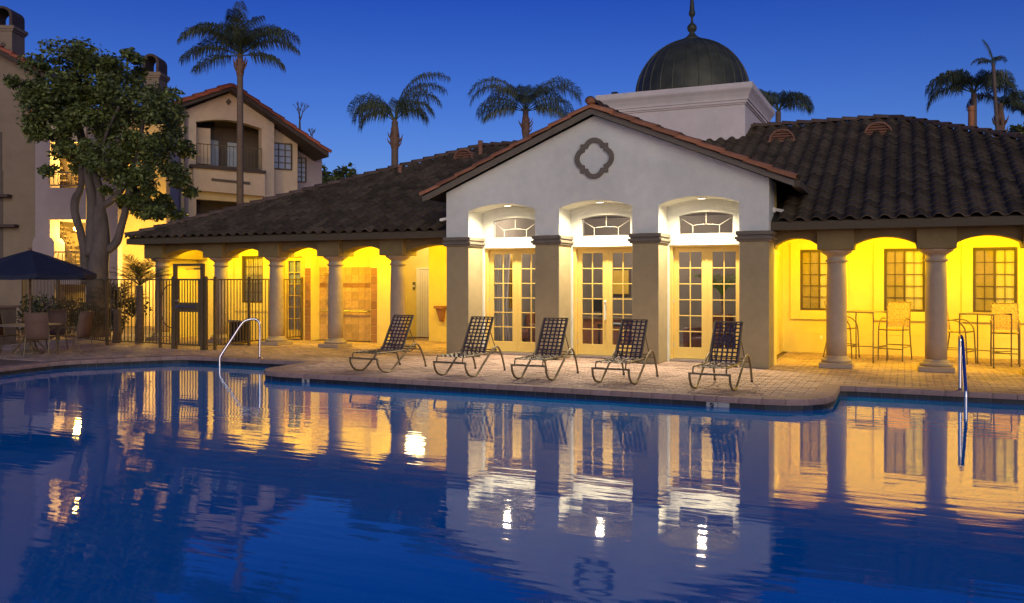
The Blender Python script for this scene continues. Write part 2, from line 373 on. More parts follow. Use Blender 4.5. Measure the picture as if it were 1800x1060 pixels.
# quatrefoil medallion
def quat(sq, off, r):
    pts = []
    for k in range(96):
        th = 2*math.pi*k/96; c, s = math.cos(th), math.sin(th); best = sq/max(abs(c),abs(s))
        for ox,oz in ((off,0),(-off,0),(0,off),(0,-off)):
            b = c*ox+s*oz; disc = b*b-(off*off-r*r)
            if disc >= 0: best = max(best, b+math.sqrt(disc))
        pts.append((c*best, s*best))
    return pts
o_, i_ = quat(.262,.165,.208), quat(.185,.165,.125); q = MB(); n = 96; cx, cz = PC, 3.705
vs3 = [(cx+x,PF-.05,cz+z) for x,z in o_]+[(cx+x,PF-.05,cz+z) for x,z in i_]+[(cx+x,PF-.001,cz+z) for x,z in o_]+[(cx+x,PF-.001,cz+z) for x,z in i_]
fs3 = []
for k in range(n):
    j = (k+1)%n; fs3 += [(k,n+k,n+j,j), (k,j,2*n+j,2*n+k), (n+k,3*n+k,3*n+j,n+j)]
build('medallion', q.add(vs3, fs3), trim_dark, club)
# French doors
def french_leaf(parent, x0, x1, y, z0, z1, side, bot, top, cols, rows, mat, name='door_leaf', glassm=None, mw=.018, depth=.045):
    m = MB(); gx0, gx1, gz0, gz1 = x0+side, x1-side, z0+bot, z1-top
    m.box(x0,gx0,y,y+depth,z0,z1).box(gx1,x1,y,y+depth,z0,z1).box(gx0,gx1,y,y+depth,z0,gz0).box(gx0,gx1,y,y+depth,gz1,z1)
    leaf = build(name, m, mat, parent, bevel=.003)
    cw, rh = (gx1-gx0)/cols, (gz1-gz0)/rows
    for k in range(1,cols): build('muntin', MB().box(gx0+k*cw-mw/2,gx0+k*cw+mw/2,y+.004,y+depth-.004,gz0,gz1), mat, leaf)
    for k in range(1,rows): build('muntin', MB().box(gx0,gx1,y+.006,y+depth-.006,gz0+k*rh-mw/2,gz0+k*rh+mw/2), mat, leaf)
    pn = mesh('pane', MB().box(-cw/2+mw/2,cw/2-mw/2,-.002,.002,-rh/2+mw/2,rh/2-mw/2), glassm or glass)
    for a in range(cols):
        for b in range(rows): place('pane', pn, leaf, (gx0+(a+.5)*cw, y+depth/2, gz0+(b+.5)*rh))
    return leaf
for i,(x0,x1) in enumerate(BAYS):
    c = (x0+x1)/2; d = empty('french_door', (c,PB+.12,0), parent=club)
    fr = MB().box(c-.664,c-.61,PB+.03,PB+.2,0,2.119).box(c+.61,c+.664,PB+.03,PB+.2,0,2.119).box(c-.61,c+.61,PB+.03,PB+.2,2.085,2.119)
    build('door_frame', fr, door_yellow, d, bevel=.004)
    build('threshold', MB().box(c-.64,c+.64,PB-.03,PB+.2,.012,.05), brushed, d)
    for s in (-1,1):
        a, b = (c-.608,c-.002) if s < 0 else (c+.002,c+.608)
        lf = french_leaf(d, a, b, PB+.115, .055, 2.083, .095, .2, .085, 2, 6, door_yellow)
        if s < 0: build('astragal', MB().box(b-.012,b+.014,PB+.105,PB+.115,.055,2.083), door_yellow, lf)
    if i == 1:
        h = MB().box(c-.055,c-.025,PB+.1,PB+.115,.78,1.09).tube([(c-.04,PB+.11,.97),(c-.04,PB+.07,.97),(c-.10,PB+.065,.97)],.012).lathe([(.014,.0),(.014,.02)],0,0,8)
        build('handle', MB().box(c-.058,c-.022,PB+.1,PB+.115,.74,1.1).tube([(c-.04,PB+.11,1.0),(c-.04,PB+.06,1.0),(c-.04,PB+.055,.72)],.011).lathe([(.02,1.05),(.026,1.07),(.02,1.09)],c-.04,PB+.085,10), white_paint, d)
    for hz_ in (.3,1.1,1.9): build('hinge', MB().lathe([(.008,hz_-.04),(.008,hz_+.04)], c-.606, PB+.108, 8), brushed, d)
    # fanlight: frame, bars and five lights
    t = .485; w_ = empty('fanlight', (c,PB+.06,2.315), parent=club); y0, y1 = PB+.03, PB+.07
    outer = [(c-t,2.316)]+arch_pts(c-t,c+t,2.651,2.716)+[(c+t,2.316)]
    inner = [(c-t+.013,2.330)]+arch_pts(c-t+.013,c+t-.013,2.640,2.703)+[(c+t-.013,2.330)]
    k = len(outer); f = MB(); f.add([(x,y0,z) for x,z in outer]+[(x,y0,z) for x,z in inner]+[(x,y1,z) for x,z in inner], [(a,(a+1)%k,(a+1)%k+k,a+k) for a in range(k)]+[(a+k,(a+1)%k+k,(a+1)%k+2*k,a+2*k) for a in range(k)])
    build('frame', f, bar_grey, w_)
    ar = arch_pts(c-.24,c+.24,2.475,2.495,8); z = .02
    def P3(x,z): return (x,y0+.012,z)
    for pa,pb in (((c-.24,2.33),(c-.24,2.475)), ((c+.24,2.33),(c+.24,2.475)), ((c,2.495),(c,2.70)), ((c-.24,2.475),(c-.46,2.61)), ((c+.24,2.475),(c+.46,2.61))):
        build('glazing_bar', MB().bar(P3(*pa),P3(*pb),.010), bar_grey, w_)
    build('glazing_bar', MB().tube([P3(*p) for p in ar],.0055,6), bar_grey, w_)
    top = arch_pts(c-t,c+t,2.651,2.716,20); midtop = len(top)//2
    gl = lambda pts: MB().add([(x,y0+.02,z) for x,z in pts]+[(x,y0+.024,z) for x,z in pts], [tuple(range(len(pts))), tuple(range(2*len(pts)-1,len(pts)-1,-1))]+[(a,a+len(pts),(a+1)%len(pts)+len(pts),(a+1)%len(pts)) for a in range(len(pts))])
    build('pane', gl([(c-.24,2.33),(c+.24,2.33)]+ar[::-1]), glass, w_)
    build('pane', gl([(c-t+.01,2.33),(c-.24,2.33),(c-.24,2.475),(c-.46,2.61),(c-t+.01,2.62)]), glass, w_)
    build('pane', gl([(c+.24,2.33),(c+t-.01,2.33),(c+t-.01,2.62),(c+.46,2.61),(c+.24,2.475)]), glass, w_)
    build('pane', gl([(c-.46,2.61)]+ar[:5][::1]+[(c,2.70)]+[p for p in top if c-.46 < p[0] < c-.01][::-1]), glass, w_)
    build('pane', gl(ar[4:]+[(c+.46,2.61)]+[p for p in top if c+.01 < p[0] < c+.46][::-1]+[(c,2.70)]), glass, w_)
    # downlight in the soffit of the arch
    dl = build('downlight', MB().lathe([(.085,2.944),(.085,2.925),(.065,2.922)], c, 15.27, 20), white_paint, club)
    build('lens', MB().lathe([(.001,2.9205),(.064,2.9205)], c, 15.27, 20, cap=False), lamp_white, dl)
    lamp('downlight_bulb', dl, (c,15.27,2.905), 900, (1,.80,.50), 'SPOT', .06, spot=160, rot=(math.radians(-14),0,0))
# ---- colonnades
YC = 15.48; COLS = [-16.585,-14.71,-13.07,-11.435,-9.825,-1.06,.47,1.98,3.5,5.0]
for cx_ in COLS:
    cy_ = YC+.29
    c_ = build('column', MB().lathe([(.166,.16),(.168,.5),(.166,1.0),(.158,1.5),(.15,1.80)], cx_, cy_, 32), column_stone, club, smooth=True)
    build('plinth', MB().box(cx_-.265,cx_+.265,YC+.01,YC+.55,0,.085), column_stone, c_, bevel=.01)
    build('base_ring', MB().lathe([(.235,.085),(.25,.10),(.25,.125),(.23,.14),(.205,.145),(.2,.165),(.185,.185),(.167,.20)], cx_, cy_, 32), column_stone, c_, smooth=True)
    build('capital', MB().lathe([(.15,1.79),(.178,1.80),(.182,1.815),(.178,1.83),(.152,1.84),(.152,1.90),(.175,1.91),(.19,1.925),(.225,1.945),(.25,1.965),(.262,1.985),(.262,2.001)], cx_, cy_, 32), column_stone, c_, smooth=True)
    build('pier_block', MB().box(cx_-.29,cx_+.29,YC,YC+.58,2.0,2.36), beam_tan, c_, bevel=.01)
def beam(xa, xb):
    a, b = xa, xb
    poly = [(a,2.02)] + arch_pts(a+.02,b-.02,2.10,2.215) + [(b,2.02),(b,2.361),(a,2.361)]
    build('arch_beam', MB().prism(poly, YC+.155, YC+.56), beam_tan, club)
runs = list(zip([-16.585,-14.71,-13.07,-11.435,-9.825-.0], [-14.71,-13.07,-11.435,-9.825,None]))
for a,b in zip(COLS[:4], COLS[1:5]): beam(a+.288, b-.288)
beam(COLS[4]+.288, PX0+.0); beam(PX1+.0, COLS[5]-.288)
for a,b in zip(COLS[5:9], COLS[6:10]): beam(a+.288, b-.288)
# west end return of the colonnade
build('arch_beam', MB().box(-16.87,-16.45,YC+.58,17.3,2.0,2.36), beam_tan, club)
# ---- porch walls
def pierced(x0, x1, z0, z1, y0, y1, holes):
    xs = sorted({x0,x1,*[h[0] for h in holes],*[h[1] for h in holes]}); zs = sorted({z0,z1,*[h[2] for h in holes],*[h[3] for h in holes]}); m = MB()
    for a,b in zip(xs,xs[1:]):
        run = None
        for c,d in zip(zs,zs[1:]):
            solid = not any(h[0] <= (a+b)/2 <= h[1] and h[2] <= (c+d)/2 <= h[3] for h in holes)
            if solid: run = (run[0],d) if run else (c,d)
            if run and (not solid or d == zs[-1]): m.box(a,b,y0,y1,*run); run = None
    return m
WR = 18.65
RW = [(-1.955,-1.215),(-.37,.37),(1.185,1.925),(2.75,3.49)]
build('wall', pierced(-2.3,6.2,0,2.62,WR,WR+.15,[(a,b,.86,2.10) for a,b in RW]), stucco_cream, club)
build('wainscot_line', MB().box(-2.3,6.0,WR-.006,WR,.395,.41), stucco_cream, club)
def paned_window(x0, x1, z0, z1, y, rows, sashes=2, cols=2):
    w_ = empty('window', ((x0+x1)/2,y,z0), parent=club); f = .03
    build('frame', MB().box(x0,x0+f,y,y+.06,z0,z1).box(x1-f,x1,y,y+.06,z0,z1).box(x0+f,x1-f,y,y+.06,z0,z0+f).box(x0+f,x1-f,y,y+.06,z1-f,z1), bronze, w_)
    sw = (x1-x0-2*f)/sashes
    for s in range(sashes):
        a = x0+f+s*sw
        french_leaf(w_, a, a+sw, y+.015+.012*s, z0+f, z1-f, .02, .02, .02, cols, rows, bronze, 'sash', mw=.013, depth=.025)
    build('blind', MB().box(x0+f,x1-f,y+.075,y+.085,z0+f,z1-f), blind, w_)
    return w_
for x0,x1 in RW:
    w_ = paned_window(x0, x1, .86, 2.10, WR+.0, 5)
    build('insect_screen', MB().box(x0+.03,(x0+x1)/2-.012,WR+.046,WR+.05,.89,2.07), screen, w_)
    s = MB(); a, b, o = x0-.19, x1+.19, .045
    s.box(a,x0,WR-o,WR,.68,2.25).box(x1,b,WR-o,WR,.68,2.25).box(x0,x1,WR-o,WR,.68,.86).box(x0,x1,WR-o,WR,2.10,2.25)
    build('surround', s, stucco_cream, w_, bevel=.006)
    build('head_trim', MB().box(x0-.02,x1+.02,WR-o-.012,WR-o,2.115,2.13), stucco_cream, w_)
build('outlet', MB().box(-1.57,-1.52,WR-.01,WR,.27,.35), white_paint, club)
pil_ = MB().box(-2.3,-2.2,16.6,16.85,0,1.95).box(-2.3,-2.15,16.55,16.9,1.95,2.02)
build('pilaster', pil_, stucco_cream, club)
# west porch: back wall with window, door, shower alcove and passage
WLY = 17.2
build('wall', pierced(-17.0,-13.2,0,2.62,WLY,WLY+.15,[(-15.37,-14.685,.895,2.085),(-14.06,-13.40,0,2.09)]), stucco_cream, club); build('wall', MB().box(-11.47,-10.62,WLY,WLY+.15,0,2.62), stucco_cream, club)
build('pilaster', MB().box(-16.63,-15.60,WLY-.06,WLY,0,2.62), stucco_cream, club)
build('wainscot_line', MB().box(-15.6,-14.07,WLY-.02,WLY,.68,.74).box(-11.28,-10.63,WLY-.006,WLY,.395,.41), stucco_cream, club)
build('wall', MB().box(-17.0,-16.85,16.06,WLY+.15,0,2.0), stucco_cream, club)
for bx_ in ((-12.2,-10.3,19.35,19.5,0,2.62),(-10.44,-8.2,18.15,18.3,0,2.62),(-10.44,-10.3,18.3,19.35,0,2.62),(-12.2,-12.05,17.7,19.35,0,2.62)): build('wall', MB().box(*bx_), stucco_cream, club)
build('wainscot_line', MB().box(-10.43,-8.21,18.144,18.15,.395,.41), stucco_cream, club)
paned_window(-15.37,-14.685,.895,2.085,WLY+.02,5,1,4)
d = empty('side_door', (-13.73,WLY,0), parent=club)
build('door_frame', MB().box(-14.06,-14.02,WLY-.02,WLY+.12,0,2.09).box(-13.44,-13.40,WLY-.02,WLY+.12,0,2.09).box(-14.02,-13.44,WLY-.02,WLY+.12,2.05,2.09), door_yellow, d)
build('blind', MB().box(-14.01,-13.45,WLY+.10,WLY+.11,.05,2.04), cool_panel, d); french_leaf(d, -14.018, -13.442, WLY+.03, .02, 2.048, .1, .22, .1, 2, 6, door_yellow)
# passage door
d = empty('passage_door', (-11.0,19.35,0), parent=club)
build('door_leaf', MB().box(-11.42,-11.02,19.30,19.345,.01,1.75), white_paint, d)
for k in range(5): build('groove', MB().box(-11.36+k*.07,-11.352+k*.07,19.297,19.30,.05,1.70), grout, d)
build('door_frame', MB().box(-11.46,-11.42,19.28,19.35,0,1.79).box(-11.02,-10.98,19.28,19.35,0,1.79).box(-11.42,-11.02,19.28,19.35,1.75,1.79), white_paint, d)
build('sign', MB().box(-11.60,-11.53,19.33,19.35,1.22,1.42), trim_dark, club)
build('sign_panel', MB().box(-11.59,-11.54,19.325,19.33,1.29,1.34), white_paint, club)
build('drinking_fountain', MB().box(-10.17,-9.93,17.9,18.15,.80,.86).add([(-10.13,17.93,.80),(-9.97,17.93,.80),(-9.97,18.15,.80),(-10.13,18.15,.80),(-10.09,18.05,.48),(-10.01,18.05,.48),(-10.01,18.15,.48),(-10.09,18.15,.48)],[(0,1,5,4),(1,2,6,5),(2,3,7,6),(3,0,4,7),(4,5,6,7)]), vent_clay, club)
# shower alcove
sh = build('shower_wall', MB().box(-13.2,-11.47,17.55,17.7,0,2.62).box(-13.3,-13.2,WLY+.15,17.7,0,2.62).box(-11.47,-11.3,WLY+.15,17.7,0,2.62), stucco_cream, club)
build('grout_bed', MB().box(-13.199,-11.471,17.54,17.549,0,1.79), grout, sh)
tw = 1.728/9; tmh = mesh('tile', MB().box(-tw/2+.003,tw/2-.003,-.008,0,-.0945,.0945), tile_tan)
tms = mesh('tile', MB().box(-tw/2+.003,tw/2-.003,-.009,0,-.052,.052), tile_brown)
tme = mesh('tile', MB().box(-.082,.082,-.008,0,-.0945,.0945), tile_brown)
for i in range(9):
    x = -13.199+(i+.5)*tw
    for j in range(9):
        if j == 7: place('tile', tms, sh, (x,17.54,1.344)); continue
        z = .0985+j*.1965 if j < 7 else 1.50
        if j < 7 and z > 1.29: continue
        place('tile', tmh, sh, (x,17.54,z))
    place('tile', tmh, sh, (x,17.54,1.695))
for x in (-13.29,-11.375):
    for j in range(9): place('tile', tme, sh, (x,WLY,.0985+j*.1965))
rail = MB().tube([(-13.08,17.53,.72),(-13.08,17.45,.72),(-11.72,17.45,.72),(-11.72,17.53,.72)],.02,8); build('grab_rail', rail, brushed, sh)
sw_ = MB().tube([(-12.93,17.52,1.62),(-12.93,17.42,1.66),(-12.93,17.33,1.6)],.012).tube([(-12.93,17.50,1.58),(-12.93,17.50,1.0)],.008).lathe([(.015,1.60),(.05,1.57),(.05,1.555)],-12.93,17.31,12).tube([(-12.80,17.5,1.62),(-12.78,17.42,1.6),(-12.76,17.36,1.55)],.012).lathe([(.06,.93),(.06,.95)],-12.90,17.52,14).bar((-12.90,17.52,.9),(-12.90,17.52,1.0),.05)
build('shower_fitting', sw_, brushed, sh)
# ---- porch ceilings, soffits, fascia
build('ceiling', MB().box(-16.9,-8.22,16.03,19.5,2.625,2.66).box(-2.3,6.1,16.03,18.8,2.625,2.66), stucco_cream, club)
EY, EX0, EX1, EZ = 15.2, -17.15, 6.1, 2.47
RY, RZ = 21.6, 5.14; SL = (RZ-EZ)/(RY-EY); HALF = RY-EY
build('soffit', MB().box(EX0+.06,-8.22,EY+.05,16.1,2.365,2.40).box(-2.07,EX1-.06,EY+.05,16.1,2.365,2.40).box(EX0+.06,-16.86,16.1,25,2.365,2.40), beam_tan, club)
for bx_ in ((EX0,PX0,EY,EY+.05),(PX1,EX1,EY,EY+.05),(EX0,EX0+.05,EY+.05,27.9),(EX1-.05,EX1,EY+.05,27.9)): build('fascia', MB().box(*bx_,2.335,2.475), fascia_mat, club)
# porch lamps: small flush fixtures in the ceilings
AMBER = (1,.64,.010)
for x,y,pw in ((-15.75,16.28,500),(-14.0,16.28,540),(-12.3,16.32,620),(-10.5,16.4,620),(-8.9,16.4,540),(-1.35,16.7,850),(.35,16.7,850),(2.0,16.7,850),(3.8,16.7,650)):
    f_ = build('ceiling_lamp', MB().lathe([(.12,2.625),(.12,2.60),(.10,2.595)],x,y,18), bronze, club)
    build('shade', MB().lathe([(.10,2.595),(.085,2.555),(.05,2.535),(.002,2.53)],x,y,18,cap=False), lamp_warm, f_, smooth=True)
    lamp('porch_bulb', f_, (x,y,2.40), pw*.28, AMBER, size=.1)
f_ = build('ceiling_lamp', MB().lathe([(.10,2.625),(.10,2.60)],-11.2,18.5,18), white_paint, club)
build('ceiling', MB().box(-12.1,-10.4,17.7,19.45,2.60,2.624), stucco_cream, club)
lamp('passage_bulb', f_, (-11.1,18.5,2.45), 60, (1,.78,.40), size=.3)
# ---- main roof
NY = 17.5; NZ = EZ+(NY-EY)*SL; ND = NY-EY       # the slope is notched where the entrance pavilion stands
roof = build('roof', MB().add([(EX0,EY,EZ),(-8.1,EY,EZ),(-8.1,NY,NZ),(-2.2,NY,NZ),(-2.2,EY,EZ),(EX1,EY,EZ),(EX1-ND,NY,NZ),(EX1-HALF,RY,RZ),(EX0+HALF,RY,RZ),(EX0+ND,NY,NZ),(EX1,RY+HALF,EZ),(EX0,RY+HALF,EZ)],
             [(0,1,2,9),(4,5,6,3),(9,2,3,6,7,8),(5,10,7,6),(10,11,8,7),(11,0,9,8)]), roof_under, club)
CW_, EXP = .262, .292; TH = math.atan(SL); TLEN = EXP*1.25
prof = [(0,.012),(.018,.034),(.05,.058),(.085,.066),(.12,.058),(.152,.034),(.172,.012),(.2,.002),(.235,.002),(.262,.012)]
def tile_local():
    m = MB(); n = len(prof); dn = Vector((0,-math.cos(TH),-math.sin(TH))); nr = Vector((0,-math.sin(TH),math.cos(TH)))
    lo = [Vector((x,0,0))+nr*(h+.034)+dn*.0 for x,h in prof]; up = [Vector((x,0,0))-dn*TLEN+nr*(h+.008) for x,h in prof]; lip = [p-nr*.016 for p in lo]
    back = [Vector((x,0,0))-dn*.07+nr*(h+.012) for x,h in prof]
    m.add(lo+up+lip+back, [(i,i+1,n+i+1,n+i) for i in range(n-1)]+[(2*n+i,2*n+i+1,i+1,i) for i in range(n-1)]+[(3*n+i,3*n+i+1,2*n+i+1,2*n+i) for i in range(n-1)])
    return m
tl = tile_local(); tmesh = mesh('roof_tile', tl, roof_tile_mat)
slots = []
for j in range(int(HALF/math.cos(TH)/EXP)+1):
    dy = j*EXP*math.cos(TH); z = EZ+dy*SL
    for i in range(int((EX1-EX0)/CW_)+1):
        x = EX0+i*CW_; 
        if x < EX0+dy-.12 or x+CW_ > EX1-dy+.12 or dy > HALF-.1: continue
        gz = 4.62-.417*abs(x+CW_/2-PC)
        if abs(x+CW_/2-PC) < 3.25 and z+.25 < gz: continue
        if abs(x+CW_/2-PC) < 3.0 and dy < .5: continue
        slots.append((x,EY+dy-.04,z-.04*SL))
big = sorted([s for s in slots if s[0] > -2.3], key=lambda s: s[0]*FW.x+s[1]*FW.y)
big = [s for s in big if s[0] < 3.0][:300]; bigset = set(big)
for s in big: place('roof_tile', tmesh, roof, (s[0]+random.uniform(-.004,.004), s[1], s[2]+random.uniform(0,.011)))
rm = MB()
for s in slots:
    if s in bigset: continue
    dz = random.uniform(0,.011); rm.add([(v[0]+s[0],v[1]+s[1],v[2]+s[2]+dz) for v in tl.v], tl.f)
tag(build('roof_tiles', rm, roof_tile_mat, roof), kind='stuff')
def cap_row(a, b, parent, mat, r=.1, L=.33, up=UP, name='ridge_tile', r2=.8, lift=.03):
    a, b = Vector(a), Vector(b); n = max(1,int((b-a).length/L)); d = (b-a).normalized(); u = d.cross(up).normalized(); w = u.cross(d)
    st = (b-a).length/n
    for k in range(n):
        m = MB(); p0 = a+d*(k*st-.02)+w*lift; p1 = a+d*((k+1)*st+.03); vs = []
        for pp,rr in ((p0,r),(p1,r*r2)):
            for q_ in range(9):
                th = math.pi*(-.05+1.1*q_/8); vs.append(pp+u*math.cos(th)*rr+w*math.sin(th)*rr*.85)
        vs += [p0+(v-p0)*.82 for v in vs[:9]]
        m.add(vs, [(i,i+1,10+i,9+i) for i in range(8)]+[(i,18+i,19+i,i+1) for i in range(8)])
        build(name, m, mat, parent, at=(p0+p1)/2)
cap_row((EX0,EY,EZ+.05),(EX0+HALF,RY,RZ+.05), roof, ridge_mat)
cap_row((EX1,EY,EZ+.05),(EX1-HALF,RY,RZ+.05), roof, ridge_mat)
cap_row((EX0+HALF,RY,RZ+.05),(EX1-HALF,RY,RZ+.05), roof, ridge_mat)
def roof_at(y): return EZ+(y-EY)*SL
for x,y in ((-2.52,20.3),(-.52,20.35),(-10.72,20.5)):
    z = roof_at(y); v_ = empty('roof_vent', (x,y,z), parent=roof)
    half = [(x+.27*math.cos(math.pi*k/10), z-.02+.25*math.sin(math.pi*k/10)+.04) for k in range(11)]
    m = MB(); nn = len(half)
    m.add([(a,y-.03,c) for a,c in half]+[(a,y+.75,max(c,z+.2)) for a,c in half], [(i,i+1,nn+i+1,nn+i) for i in range(nn-1)])
    m.box(x-.31,x+.31,y-.07,y+.0,z-.03,z+.03)
    for i in range(nn-1): m.bar((half[i][0],y-.04,half[i][1]),(half[i+1][0],y-.04,half[i+1][1]),.05,.03)
    build('hood', m, vent_clay, v_)
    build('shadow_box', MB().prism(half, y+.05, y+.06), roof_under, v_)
    for k in range(4):
        h = .045+k*.058; hw = .25*math.sqrt(max(0.02,1-(h/.27)**2))
        build('louver', MB().obox((x,y-.01,z+h+.03),(hw,0,0),(0,.03,.022),(0,-.004,.006)), vent_clay, v_)
for x,y,h,m_ in ((-10.35,20.75,.42,vent_clay),(1.30,20.95,.34,terracotta),(-12.05,19.43,.25,vent_clay)):
    z = roof_at(y); build('flue_pipe', MB().lathe([(.06,z-.1),(.06,z+h*.7),(.08,z+h*.72),(.08,z+h*.78),(.065,z+h*.8),(.065,z+h)],x,y,14), m_, roof)
# ---- gable roof over the entrance
GZ, GS, GH = 4.60, .417, 3.5
gm = MB()
for s in (-1,1):
    xe = PC+s*GH; ze = GZ-GS*GH
    gm.add([(PC,14.79,GZ-.06),(xe,14.79,ze-.06),(xe,17.2,ze-.06),(PC,20.6,GZ-.06),(PC,14.79,GZ+.02),(xe,14.79,ze+.02),(xe,17.2,ze+.02),(PC,20.6,GZ+.02)],
           [(0,1,2,3),(4,7,6,5),(0,4,5,1),(1,5,6,2)] if s > 0 else [(3,2,1,0),(5,6,7,4),(1,5,4,0),(2,6,5,1)])
groof = build('gable_roof', gm, roof_under, club)
for s in (-1,1):
    xe = PC+s*GH; ze = GZ-GS*GH
    bb = MB().add([(PC,14.77,GZ-.015),(xe,14.77,ze-.015),(xe,14.77,ze-.115),(PC,14.77,GZ-.115),(PC,14.80,GZ-.015),(xe,14.80,ze-.015),(xe,14.80,ze-.115),(PC,14.80,GZ-.115)],[(0,1,2,3),(7,6,5,4),(3,2,6,7),(1,5,6,2),(0,4,5,1)])
    build('barge_board', bb, trim_dark, groof)
    build('soffit', MB().add([(PC,14.8,GZ-.062),(xe,14.8,ze-.062),(xe,14.985,ze-.062),(PC,14.985,GZ-.062)],[(0,1,2,3)]), stucco_white, groof)
    # barrel tiles along the rake: low end first so that each laps the one below
    cap_row((xe,14.80,ze+.0),(PC,14.80,GZ+.0), groof, terracotta, r=.095, L=.39, name='rake_tile', r2=.86, lift=.02)
    for q_ in range(2): cap_row((xe,15.0+q_*.2,ze+.03),(PC,15.0+q_*.2,GZ+.03), groof, roof_tile_mat, r=.09, L=.39, name='rake_tile', r2=.86, lift=.02)
cap_row((PC,14.74,GZ+.08),(PC,20.4,GZ+.08), groof, ridge_mat, r=.1, L=.4)
build('ridge_end', MB().lathe([(.001,GZ+.04),(.075,GZ+.06),(.10,GZ+.10),(.085,GZ+.15),(.04,GZ+.18),(.001,GZ+.185)],PC,14.77,16,cap=False), terracotta, groof, smooth=True)
build('rain_gutter', MB().box(PC+GH-.03,PC+GH+.09,14.8,16.3,3.02,3.12), fascia_mat, groof)
# ---- tower, dome and spire
TX0, TX1, TY0, TY1 = -6.82, -3.40, 20.68, 24.1
tower = build('tower', MB().box(TX0,TX1,TY0,TY1,3.5,5.95), tower_stucco, club)
m = MB()
for z0,z1,o in ((5.60,5.635,.03),(5.635,5.70,.06),(5.70,5.735,.085)): m.box(TX0-o,TX1+o,TY0-o,TY1+o,z0,z1)
pr = [(.085,5.735),(.10,5.78),(.14,5.86),(.19,5.93),(.2,5.96),(.2,6.07)]
for (o0,z0),(o1,z1) in zip(pr,pr[1:]):
    a = [(TX0-o0,TY0-o0,z0),(TX1+o0,TY0-o0,z0),(TX1+o0,TY1+o0,z0),(TX0-o0,TY1+o0,z0)]; b = [(TX0-o1,TY0-o1,z1),(TX1+o1,TY0-o1,z1),(TX1+o1,TY1+o1,z1),(TX0-o1,TY1+o1,z1)]
    m.add(a+b, [(i,(i+1)%4,4+(i+1)%4,4+i) for i in range(4)])
m.face([(TX0-.2,TY0-.2,6.07),(TX1+.2,TY0-.2,6.07),(TX1+.2,TY1+.2,6.07),(TX0-.2,TY1+.2,6.07)])
build('cornice', m, tower_stucco, tower)
DX, DY, DZ, DR = -5.03, 22.4, 6.25, 1.45
dome = build('dome', MB().lathe([(DR,6.05)]+[(DR*math.cos(math.pi/2*k/16)+.001, DZ+DR*math.sin(math.pi/2*k/16)) for k in range(16)],DX,DY,96), dome_copper, club, smooth=True)
for k in range(28):
    th = 2*math.pi*(k+.5)/28; pts = [(DX+(DR+.006)*math.cos(th),DY+(DR+.006)*math.sin(th),6.07)]
    pts += [(DX+(DR+.006)*math.cos(p)*math.cos(th), DY+(DR+.006)*math.cos(p)*math.sin(th), DZ+(DR+.006)*math.sin(p)) for p in [math.pi/2*q_/12*.965 for q_ in range(13)]]
    build('seam', MB().tube(pts,.017,5), dome_copper, dome)
build('spire', MB().lathe([(.26,7.66),(.25,7.73),(.17,7.77),(.11,7.83),(.07,7.88),(.06,7.91),(.10,7.94),(.125,8.0),(.125,8.05),(.09,8.11),(.04,8.15),(.03,8.2),(.03,8.3),(.06,8.33),(.085,8.38),(.08,8.43),(.065,8.48),(.05,8.7),(.03,8.95),(.005,9.2)],DX,DY,20), dome_copper, dome, smooth=True)
for x,y in ((-6.6,20.75),(-3.55,21.6)): build('floodlight', MB().box(x-.07,x+.07,y-.05,y+.05,6.07,6.17).box(x-.02,x+.02,y-.02,y+.02,6.06,6.08), black_plastic, tower)
# security cameras on the pavilion corners
for x,y,sx in ((PX0-.0,15.12,-1),(PX1+.0,15.5,1)):
    build('security_camera', MB().box(x-.04*(sx<0),x+.04*(sx>0),y-.04,y+.04,2.66,2.74).obox((x+sx*.11,y-.03,2.69),(.06*sx,-.03,-.015),(.012,.025,0),(0,0,.025)), white_paint, club)
# ---- room behind the glass doors
build('interior_wall', MB().box(-7.95,-2.55,20.3,20.4,0,3.0).box(-7.97,-7.95,15.8,20.4,0,3.0).box(-2.55,-2.51,15.8,20.4,0,3.0).box(-7.95,-2.55,15.78,20.3,2.99,3.03), room_wall, club)
build('interior_floor', MB().box(-7.95,-2.55,15.62,20.3,.0,.012), room_floor, club)
lamp('room_fill', club, (-5.1,18.4,2.7), 230, (1,.84,.66), size=.2)  # added fill lights without fixtures, brightening the room behind the panes
lamp('room_fill', club, (-7.0,17.0,2.75), 190, (1,.85,.65), size=.2)
# ------------------------------------------------------------------ things inside
def drape(name, x0, x1, y, z0, z1, mat, label, amp=.03, waves=7):
    m = MB(); n = 60; vs = []
    for z,t in ((z1,1),(z0+(z1-z0)*.45,.8),(z0,1.05)):
        for i in range(n+1):
            u = i/n; x = x0+(x1-x0)*(u*t if t < 1 else u); vs.append((x, y+amp*math.sin(u*waves*2*math.pi)*(1 if z < z1 else .8), z))
    m.add(vs, [(r*(n+1)+i,r*(n+1)+i+1,(r+1)*(n+1)+i+1,(r+1)*(n+1)+i) for r in range(2) for i in range(n)])
    o = build(name, m, mat, None, smooth=True, at=(x0,y,z0)); md = o.modifiers.new('solid','SOLIDIFY'); md.thickness = .006
    return tag(o, label, 'curtain')
drape('curtain', -7.72, -7.28, 15.98, .05, 2.1, curtain_mat, 'pale grey folded curtain behind the leftmost glass doors')
drape('curtain', -7.40, -7.22, 16.15, .9, 2.1, curtain_gold, 'golden yellow curtain beside the pale one behind the leftmost doors', waves=3)
